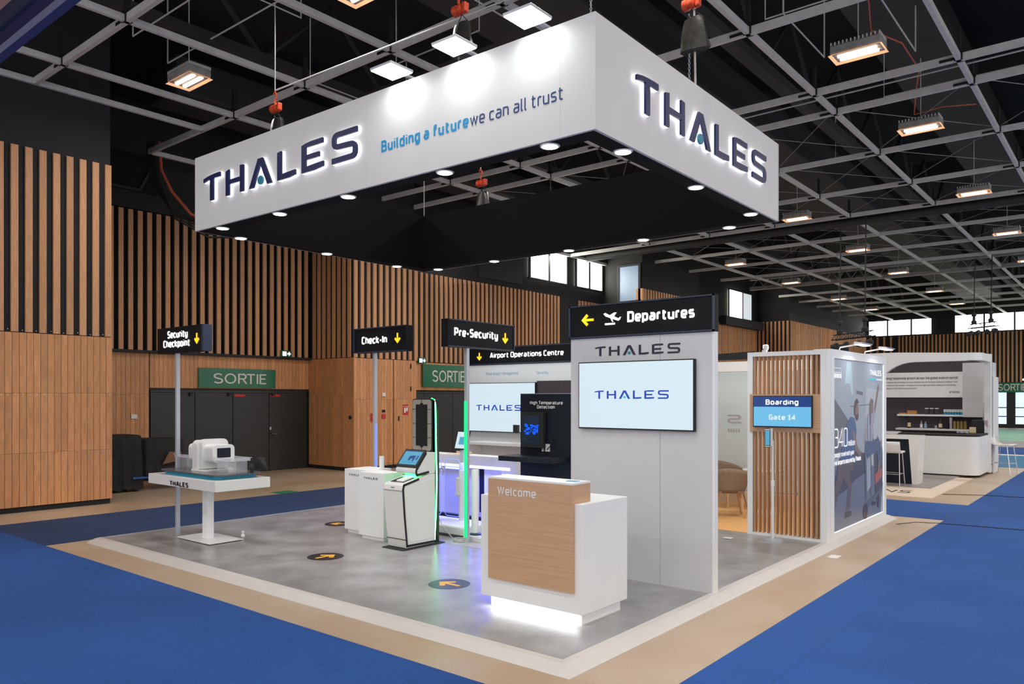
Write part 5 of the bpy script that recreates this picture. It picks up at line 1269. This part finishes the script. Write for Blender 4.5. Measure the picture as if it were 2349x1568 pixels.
b = mb(); Lp, Rp = _ribbon([Vector(q_) for q_ in _round([(0, .9), (.9, .9), (.9, .5), (.1, .5), (.1, .1), (1, .1)], .25)], .2)
n = len(Lp); b.add([Vector((-5.98+P_.x*.27, 13.617, 1.52+P_.y*.16)) for P_ in Lp+Rp], [(i, n+i, n+i+1, i+1) for i in range(n-1)])
for k in range(5): b.box(-5.97+k*.05, -5.94+k*.05, 13.616, 13.617, 1.36, 1.42)
part('mirrored_lettering', b, M['silver'], mw)
single('dark_fascia', mb().prism([(-7.2, 14.6, 2.75), (-5.9, 14.6, 2.75), (-5.85, 14.6, 2.9), (-7.2, 14.6, 2.85)], (0, .1, 0)), M['black'], 'dark fascia edge seen above the frosted partition', 'fascia')
def chair(loc, rz, label):
    t = thing('tub_chair', label, 'chair', loc, rz, local=True, group='taupe tub chairs in the meeting corner')
    nu, nv = 20, 6; vs = []; fs = []
    for i in range(nu+1):
        a = math.radians(-118+236*i/nu); c_ = abs(math.degrees(a))/118
        top = .80-.17*c_**1.6; bot = .40+.20*max(0, (c_-.35))/.65 if c_ < .95 else .58
        for j in range(nv+1):
            f = j/nv; z = bot+(top-bot)*f; r = .27+.035*f
            vs.append((-r*math.cos(a)*1.0, r*1.05*math.sin(a), z))
    for i in range(nu):
        for j in range(nv):
            k = i*(nv+1)+j; fs.append((k, k+1, k+nv+2, k+nv+1))
    b = mb().add(vs, fs); b.smooth = True
    o = part('backrest', b, M['taupe'], t); md = o.modifiers.new('thick', 'SOLIDIFY'); md.thickness = .03; md.offset = 0
    part('seat', mb().prism([(u-.01, v, .40) for u, v in rrect(.50, .50, .12)], (0, 0, .035)), M['taupe'], t)
    part('cushion', mb().prism([(u, v, .436) for u, v in rrect(.44, .44, .12)], (0, 0, .03)), M['seatpad'], t, bevel=.012)
    for sx, sy in ((1, 1), (1, -1), (-1, 1), (-1, -1)):
        part('leg', mb().tube([(sx*.16, sy*.17, .40), (sx*.235, sy*.235, 0.0)], [.019, .011], 10), M['leg_wood'], t)
    return t
c0 = chair((-5.28, 12.05, .056), math.radians(120), 'taupe tub chair with oak legs, the nearer one by the tower edge')
dup(c0, (-5.75, 13.1, .056), math.radians(-20), 'taupe tub chair with oak legs, partly hidden behind the nearer one')
t = thing('round_table', 'round white pedestal table beside the taupe chairs', 'table', (-4.95, 12.75, .056), local=True)
part('tabletop', mb().lathe([(.33, .70), (.35, .715), (.35, .725)], (0, 0, 0), 40), M['gloss_white'], t)
part('column', mb().lathe([(.03, .02), (.03, .70)], (0, 0, 0), 16), M['white'], t)
part('foot', mb().lathe([(.22, 0), (.22, .012), (.04, .03)], (0, 0, 0), 36), M['white'], t)

# ================================================================ LEFT: covered cart
ct = thing('draped_cart', 'black draped equipment cart by the oak wall', 'cart', (-16.8, 7.7, 0))
def drape(x0, x1, y0, y1, z1, zl, seed):
    rnd = random.Random(seed); per = []
    n = 72; R_ = .12
    base = rrect(x1-x0, y1-y0, R_, 4); base = [((x0+x1)/2+u, (y0+y1)/2+v) for u, v in base]
    # resample
    ds = [0]
    for i in range(len(base)): ds.append(ds[-1]+math.dist(base[i], base[(i+1) % len(base)]))
    P_ = []
    for k in range(n):
        s_ = ds[-1]*k/n
        i = max(j for j in range(len(ds)-1) if ds[j] <= s_); f = (s_-ds[i])/(ds[i+1]-ds[i]); a = base[i]; c = base[(i+1) % len(base)]
        P_.append((a[0]+(c[0]-a[0])*f, a[1]+(c[1]-a[1])*f))
    ph_ = [rnd.uniform(-1, 1) for _ in range(n)]
    rows = [(z1, .90, 0), (z1-.015, .97, 0), (z1-.06, 1.0, .1), (z1-.3, 1.01, .5), (z1-.6, 1.02, .8), (zl+.1, 1.03, 1), (zl, 1.04, 1)]
    cx_, cy_ = (x0+x1)/2, (y0+y1)/2; vs = []
    for z, s_, f in rows:
        for k in range(n):
            w_ = 1+f*.045*math.sin(k*1.35+ph_[k]*.8)
            vs.append((cx_+(P_[k][0]-cx_)*s_*w_, cy_+(P_[k][1]-cy_)*s_*w_, z+(.03*ph_[k] if z == zl else 0)))
    fs = [(i*n+k, i*n+(k+1) % n, (i+1)*n+(k+1) % n, (i+1)*n+k) for i in range(len(rows)-1) for k in range(n)]
    fs.append(tuple(range(n)))
    b = mb().add(vs, fs); b.smooth = True; return b
part('black_cloth', drape(-17.4, -16.55, 6.6, 7.75, 1.2, .05, 3), M['drape'], ct)
part('black_cloth', drape(-17.35, -16.5, 7.72, 8.65, 1.1, .33, 5), M['drape'], ct)
part('cart_deck', B(-17.3, -16.5, 7.5, 8.75, .27, .31), M['dolly'], ct)
for x, y in ((-16.6, 7.6), (-17.2, 7.6), (-16.6, 8.6), (-17.2, 8.6)):
    b = mb().lathe([(.04, -.025), (.09, -.02), (.09, .02), (.04, .025)], (0, 0, 0), 16).xf(Matrix.Translation((x, y, .09)) @ Matrix.Rotation(math.radians(90), 4, 'Y'))
    wl = part('wheel', b, M['rubber'], ct); part('wheel_fork', B(x-.04, x+.04, y-.03, y+.03, .15, .27), M['alu'], wl)
single('cardboard_flap', mb().prism([(-16.42, 8.1, .55), (-16.42, 8.5, .62), (-16.42, 8.52, .80), (-16.42, 8.25, .82)], (-.03, 0, 0)), M['cardboard'], 'brown card flap sticking out of the black draped cart', 'cardboard')

# ---- neighbour's hanging fascia at the top left corner
nb = thing('hanging_fascia', 'blue and silver edge of a hanging sign at the top left corner', 'canopy', (-8, 1.9, 4.5))
for y0, y1, mm in ((1.97, 2.03, 'navyband2'), (1.925, 1.97, 'silver'), (1.86, 1.925, 'navyband')):
    part('band', B(-12, -3.9, y0, y1, 4.5, 4.53), M[mm], nb)
part('band', B(-12, -3.9, 1.75, 1.86, 4.52, 4.53), M['greyband'], nb)
part('band', B(-12, -3.9, 1.6, 1.75, 4.5, 4.53), M['peach'], nb)

# ================================================================ FAR STAND
fs_ = thing('far_platform', 'floor of the far bar stand with cream edge band', 'platform', (-5, 20, 0))
part('grey_floor', B(-9, -3.56, 18.7, 24.9, 0, .03), M['grey_floor2'], fs_)
b = B(-9, -3.22, 16.95, 18.7, 0, .02); b.box(-3.56, -3.22, 18.7, 21.7, 0, .02)
part('cream_band', b, M['cream_floor'], fs_)
b = mb(); text(b, 'ATKINS', (-5.35, 17.5, .021), (1, 0, 0), (0, 1, 0), 1.6, .5, .001, weight=.14); part('lettering', b, M['dark_txt'], fs_)
bs = thing('bar_stand', 'white far bar stand with arched fascia and dark back wall', 'display wall', (-5, 24, 0))
part('back_wall', B(-7.2, -3.3, 25.0, 25.15, .03, 3.2), M['prune'], bs)
arch = [(-7.4, 3.18), (-7.4, .03), (-5.6, .03), (-5.6, 1.9)]
for k in range(11):
    a = math.radians(180-90*k/10); arch.append((-4.6+1.0*math.cos(a), 1.9+1.02*math.sin(a)))
arch += [(-3.5, 2.92)]
for k in range(1, 7):
    a = math.radians(-90+90*k/6)
arch += [(-3.4, 2.92), (-3.4, 3.12), (-5.0, 3.18)]
part('arched_fascia', mb().prism([(x, 22.1, z) for x, z in arch], (0, .18, 0)), M['white'], bs)
pts = []
for k in range(9):
    a = math.radians(-90+90*k/8); pts.append((-3.4+.3*math.cos(a), 22.4+.3*math.sin(a)))
inner = [(x-.0 if i < 0 else -3.4+(x+3.4)*.4, 22.4+(y-22.4)*.4) for i, (x, y) in enumerate(pts)]
b = mb().prism([(x, y, 2.93) for x, y in pts]+[(-3.1, 23.55, 2.93), (-3.28, 23.55, 2.93)]+[(x, y, 2.93) for x, y in inner[::-1]], (0, 0, .19))
part('side_fascia', b, M['white'], bs)
part('edge_post', B(-3.22, -3.08, 23.5, 23.75, .03, 3.14), M['white'], bs)
part('wall_cabinet', B(-3.85, -3.15, 24.3, 25.0, 1.46, 2.95), M['greyboard'], bs)
part('edge_seam', B(-3.12, -3.08, 23.76, 23.80, .0, 3.1), M['rubber'], bs)
part('end_partition', B(-3.3, -3.06, 23.81, 24.75, .0, 2.55), M['white'], bs)
part('shelf', B(-5.6, -3.86, 24.72, 25.0, 1.46, 1.51), M['white'], bs)
part('low_shelf', B(-5.6, -3.3, 24.55, 25.0, 1.06, 1.11), M['white'], bs)
cb = thing('bar_counter', 'white bar counter with rounded corner and black top', 'counter', (-4.2, 22.5, .03))
cp = [(-5.5, 22.0)]+[(-3.38+.24*math.cos(math.radians(-90+90*k/8)), 22.24+.24*math.sin(math.radians(-90+90*k/8))) for k in range(9)]+[(-3.14, 24.0), (-3.5, 24.0), (-3.5, 22.5), (-5.5, 22.5)]
bb_ = mb().prism([(x, y, .06) for x, y in cp], (0, 0, .96)); bb_.smooth = True
part('body', bb_, M['white'], cb)
part('black_top', mb().prism([(x, y, 1.02) for x, y in cp], (0, 0, .05)), M['black'], cb)
part('kick', B(-3.5, -3.15, 22.3, 24.0, .03, .06), M['black'], cb)
sg = thing('growth_sign', 'white sign board about responsible growth on the dark bar wall', 'sign', (-5, 24.95, 2.0))
part('board', B(-6.0, -3.93, 24.93, 24.98, 2.0, 2.73), M['white'], sg)
b = mb(); text(b, 'abling responsible growth across the global aviation sector', (-5.98, 24.929, 2.53), EX, EZ, 1.92, .075, .002, weight=.17)
part('lettering', b, M['dark_txt'], sg); b = mb(); text(b, 'our passion. We are helping our clients optimise their performance and assets to deliver more', (-5.98, 24.929, 2.43), EX, EZ, 1.9, .035, .002, weight=.15)
part('lettering', b, M['dark_txt'], sg); b = mb(); text(b, 'ing the future of aviation. Through our future flight and urban mobility we are helping', (-5.98, 24.929, 2.34), EX, EZ, 1.86, .035, .002, weight=.15)
part('lettering', b, M['dark_txt'], sg); b = mb(); text(b, 'experience. A more carbon neutral and inclusive', (-5.98, 24.929, 2.25), EX, EZ, .86, .035, .002, weight=.15)
part('lettering', b, M['dark_txt'], sg)
b = mb(); text(b, 'ATKINS', (-4.28, 24.929, 2.12), EX, EZ, .25, .06, .002, weight=.17); part('lettering', b, M['dark_txt'], sg)
for x, z in ((-5.0, 2.70), (-4.0, 2.70), (-5.0, 2.03), (-4.0, 2.03)): part('fixing', mb().lathe([(.012, 0), (.012, .01)], (0, 0, 0), 8).xf(Matrix.Translation((x, 24.93, z)) @ Matrix.Rotation(math.radians(90), 4, 'X')), M['alu'], sg)
# things on the shelf and the bar
cupm = None
for i in range(8):
    x = -4.37+i*.068
    t = thing('paper_cup', 'blue and white paper cup at the left end of the cup row', 'cup', (x, 24.82, 1.51), group='paper cups on the bar shelf', local=True) if i == 0 else None
    if i == 0:
        part('cup_body', mb().lathe([(.028, 0), (.033, .075)], (0, 0, 0), 14), M['cup_blue'], t); part('cup_rim', mb().lathe([(.0335, .075), (.037, .15)], (0, 0, 0), 14), M['cup_white'], t); cupm = t
    else: dup(cupm, (x, 24.82, 1.51), label='blue and white paper cup, %s from the left in the shelf row' % ('second', 'third', 'fourth', 'fifth', 'sixth', 'seventh', 'last')[i-1])
single('wooden_box', B(-5.55, -5.36, 24.76, 24.9, 1.51, 1.55), M['tan_box'], 'low tan wooden tray at the left end of the bar shelf', 'box')
single('wooden_box', B(-5.34, -5.1, 24.76, 24.9, 1.51, 1.62), M['tan_box'], 'taller tan wooden box second from left on the bar shelf', 'box')
jar = thing('dark_jar', 'dark lidded jar with pale band, nearest the wooden boxes', 'jar', (-4.84, 24.85, 1.51), group='dark jars on the bar shelf', local=True)
part('jar_body', mb().lathe([(.05, 0), (.055, .02), (.055, .16)], (0, 0, 0), 14), M['prune'], jar); part('jar_lid', mb().lathe([(.052, .16), (.052, .185)], (0, 0, 0), 14), M['letter_white'], jar)
def bottle(x, y, z, h, r, m, label, lm=None):
    t = thing('bottle', label, 'bottle', (x, y, z), local=True)
    part('glass_body', mb().lathe([(r, 0), (r, h*.58), (r*.4, h*.74), (r*.36, h*.95)], (0, 0, 0), 14), m, t)
    part('cap', mb().lathe([(r*.4, h*.95), (r*.4, h)], (0, 0, 0), 10), M['black'], t)
    if lm: part('label_band', mb().lathe([(r*1.03, h*.12), (r*1.03, h*.48)], (0, 0, 0), 14), lm, t)
bottle(-5.27, 24.7, 1.11, .33, .042, M['bottle'], 'dark wine bottle with cream label on the low bar ledge', M['label'])
bottle(-4.95, 24.7, 1.11, .23, .035, M['acrylic'], 'clear water bottle, left one of the two', M['letter_white'])
bottle(-4.84, 24.7, 1.11, .21, .035, M['acrylic'], 'clear water bottle with blue label, right one of the two', M['pale_txt'])
bottle(-4.46, 24.7, 1.11, .30, .045, M['bottle'], 'short dark bottle with white top near the paper tube', M['label'])
single('small_glass', mb().lathe([(.025, 0), (.032, .09)], (-4.58, 24.7, 1.11), 12), M['acrylic'], 'single clear glass in the middle of the low bar ledge', 'glass')
single('dark_tin', B(-4.36, -4.25, 24.64, 24.74, 1.11, 1.27), M['nightblue'], 'square dark tin beside the tall paper tube', 'tin')
single('paper_tube', mb().lathe([(.035, 0), (.035, .32)], (-4.20, 24.7, 1.11), 14), M['silver'], 'tall pale tube of stacked cups on the low bar ledge', 'cup stack')
tin = thing('gold_tin', 'tall gold patterned tin nearest the pale paper tube', 'tin', (-4.10, 24.68, 1.11), group='gold tins on the bar ledge', local=True)
part('tin_body', mb().lathe([(.04, 0), (.04, .22)], (0, 0, 0), 14), M['gold'], tin); part('tin_lid', mb().lathe([(.041, .22), (.041, .235)], (0, 0, 0), 14), M['dark_txt'], tin)
for k in range(1, 4): dup(tin, (-4.10+.085*k, 24.68, 1.11), label='tall gold patterned tin, %s from the left in the row' % ('second', 'third', 'fourth')[k-1])
for k in range(1, 3): dup(jar, (-4.84+.13*k, 24.85, 1.51), label=('dark lidded jar with pale band, middle one of three on the bar shelf', 'dark lidded jar with pale band, nearest the blue cups')[k-1])
cm = thing('coffee_machine', 'black coffee machine at the right end of the bar', 'coffee machine', (-3.35, 23.7, 1.07))
part('machine_body', B(-3.52, -3.2, 23.5, 23.9, 1.07, 1.40), M['black'], cm, bevel=.02); part('spout_side', mb().prism([(-3.24, 23.48, 1.40), (-3.14, 23.48, 1.40), (-3.14, 23.48, 1.22), (-3.2, 23.48, 1.3)], (0, .1, 0)), M['silver'], cm)
single('paper_bag', B(-3.52, -3.38, 23.2, 23.3, 1.07, 1.22), M['label'], 'small cream paper bag beside the coffee machine', 'bag', bevel=.01)
cupc = mb()
for k in range(5):
    single('drinking_glass', mb().lathe([(.025, 0), (.035, .08)], (-3.75+.055*k, 23.0+.05*(k % 2), 1.07), 10), M['acrylic'], 'clear glass on the bar end, %s from the left in its cluster' % ('first', 'second', 'third', 'fourth', 'last')[k], 'glass', group='glasses clustered on the bar end')
bt = thing('high_table', 'white high table with black panel and slanted white leg', 'table', (-4.6, 19.4, .03))
part('tabletop', B(-6.2, -3.90, 19.25, 19.85, 1.05, 1.13), M['gloss_white'], bt)
part('slanted_leg', mb().prism([(-4.12, 19.25, 1.05), (-3.90, 19.25, 1.05), (-3.95, 19.25, .03), (-4.05, 19.25, .03)], (0, .58, 0)), M['gloss_white'], bt)
part('black_panel', mb().prism([(-6.0, 19.3, 1.05), (-4.13, 19.3, 1.05), (-4.06, 19.3, .03), (-6.0, 19.3, .03)], (0, .4, 0)), M['nightblue'], bt)
single('glass_bowl', mb().lathe([(.08, 0), (.1, .01), (.2, .07), (.21, .075), (.19, .072), (.1, .02)], (-4.55, 19.6, 1.13), 20), M['acrylic'], 'shallow glass bowl on the white high table', 'bowl')
def stool(loc, rz, label):
    t = thing('bar_stool', label, 'stool', loc, rz, local=True, group='white bar stools')
    # seat runs along +x (front) with the back at -x
    prof = [(-.26, 1.0), (-.235, .92), (-.20, .81), (-.12, .765), (.08, .775), (.19, .785), (.24, .76)]
    vs = []; n_ = len(prof)
    for y in (-.21, .21):
        for (x, z) in prof: vs.append((x, y, z))
    b = mb().add(vs, [(i, i+1, n_+i+1, n_+i) for i in range(n_-1)]); b.smooth = True
    o = part('seat', b, M['gloss_white'], t); md = o.modifiers.new('thick', 'SOLIDIFY'); md.thickness = .03; md.offset = -1
    for sx, sy in ((1, 1), (1, -1), (-1, 1), (-1, -1)):
        part('leg', mb().tube([(sx*.15, sy*.17, .76), (sx*.245, sy*.20, 0)], .011, 8), M['chrome'], t)
    part('foot_rest', mb().tube([(.21, -.19, .28), (.21, .19, .28), (-.21, .19, .28), (-.21, -.19, .28)], .009, 6, closed=True), M['chrome'], t)
    return t
s0 = stool((-4.32, 18.65, .03), math.radians(90), 'white bar stool seen from behind at the white high table')
dup(s0, (-2.82, 23.8, .0), math.radians(-18), label='white bar stool standing alone right of the bar stand')
# ---- lighting trusses in the distance
def truss(x, y, z, rz, L_, label):
    t = thing('lighting_truss', label, 'truss', (x, y, z), rz, local=True)
    b = mb(); h = .16
    for yy_, zz in ((-h/2, 0), (h/2, 0), (0, h)): b.tube([(-L_/2, yy_, zz), (L_/2, yy_, zz)], .018, 6)
    part('truss_chord', b, M['black'], t)
    b = mb(); k_ = int(L_/.2)
    for i in range(k_):
        x0 = -L_/2+i*L_/k_; x1 = x0+L_/k_; xm = (x0+x1)/2
        for yy_ in (-h/2, h/2): b.tube([(x0, yy_, 0), (xm, 0, h), (x1, yy_, 0)], .009, 4)
        b.tube([(x0, -h/2, 0), (x1, h/2, 0)], .008, 4)
    part('truss_lacing', b, M['black'], t, kind='stuff')
    for i, xx in enumerate((-L_*.33, L_*.3)):
        b = mb().lathe([(.09, 0), (.10, .1), (.05, .16), (.05, .3), (.09, .32), (.09, .4), (.04, .42)], (xx, 0, h), 12)
        part('truss_motor', b, M['black'], t)
        part('steel_wire', mb().tube([(xx, 0, h+.4), (xx+.05, 0, 7.5-z)], .02, 5), M['black'], t)
    for i, xx in enumerate((-L_*.35, -L_*.1, L_*.2, L_*.42)):
        b = mb().lathe([(.07, 0), (.09, .1), (.09, .22), (.05, .26)], (0, 0, 0), 12).xf(Matrix.Translation((xx, -.06, -.16)) @ Matrix.Rotation(math.radians(120), 4, 'X') @ Matrix.Rotation(.4*i, 4, 'Y'))
        part('stage_lamp', b, M['black'], t)
    return t
truss(-7.0, 25.3, 3.85, math.radians(-38), 1.9, 'black lighting truss with motors above the poster wall')
truss(-4.85, 35.0, 4.75, math.radians(-38), 1.3, 'distant black lighting truss in front of the bright windows')
single('projection_panel', B(-7.5, -6.2, 26.6, 26.7, 0.0, 3.35), M['greyboard'], 'white panel behind the lighting truss above the poster wall', 'panel')
single('black_panel', B(-8.06, -7.51, 26.6, 26.75, 0.0, 3.75), M['black'], 'black box panel left of the white panel under the truss', 'panel')
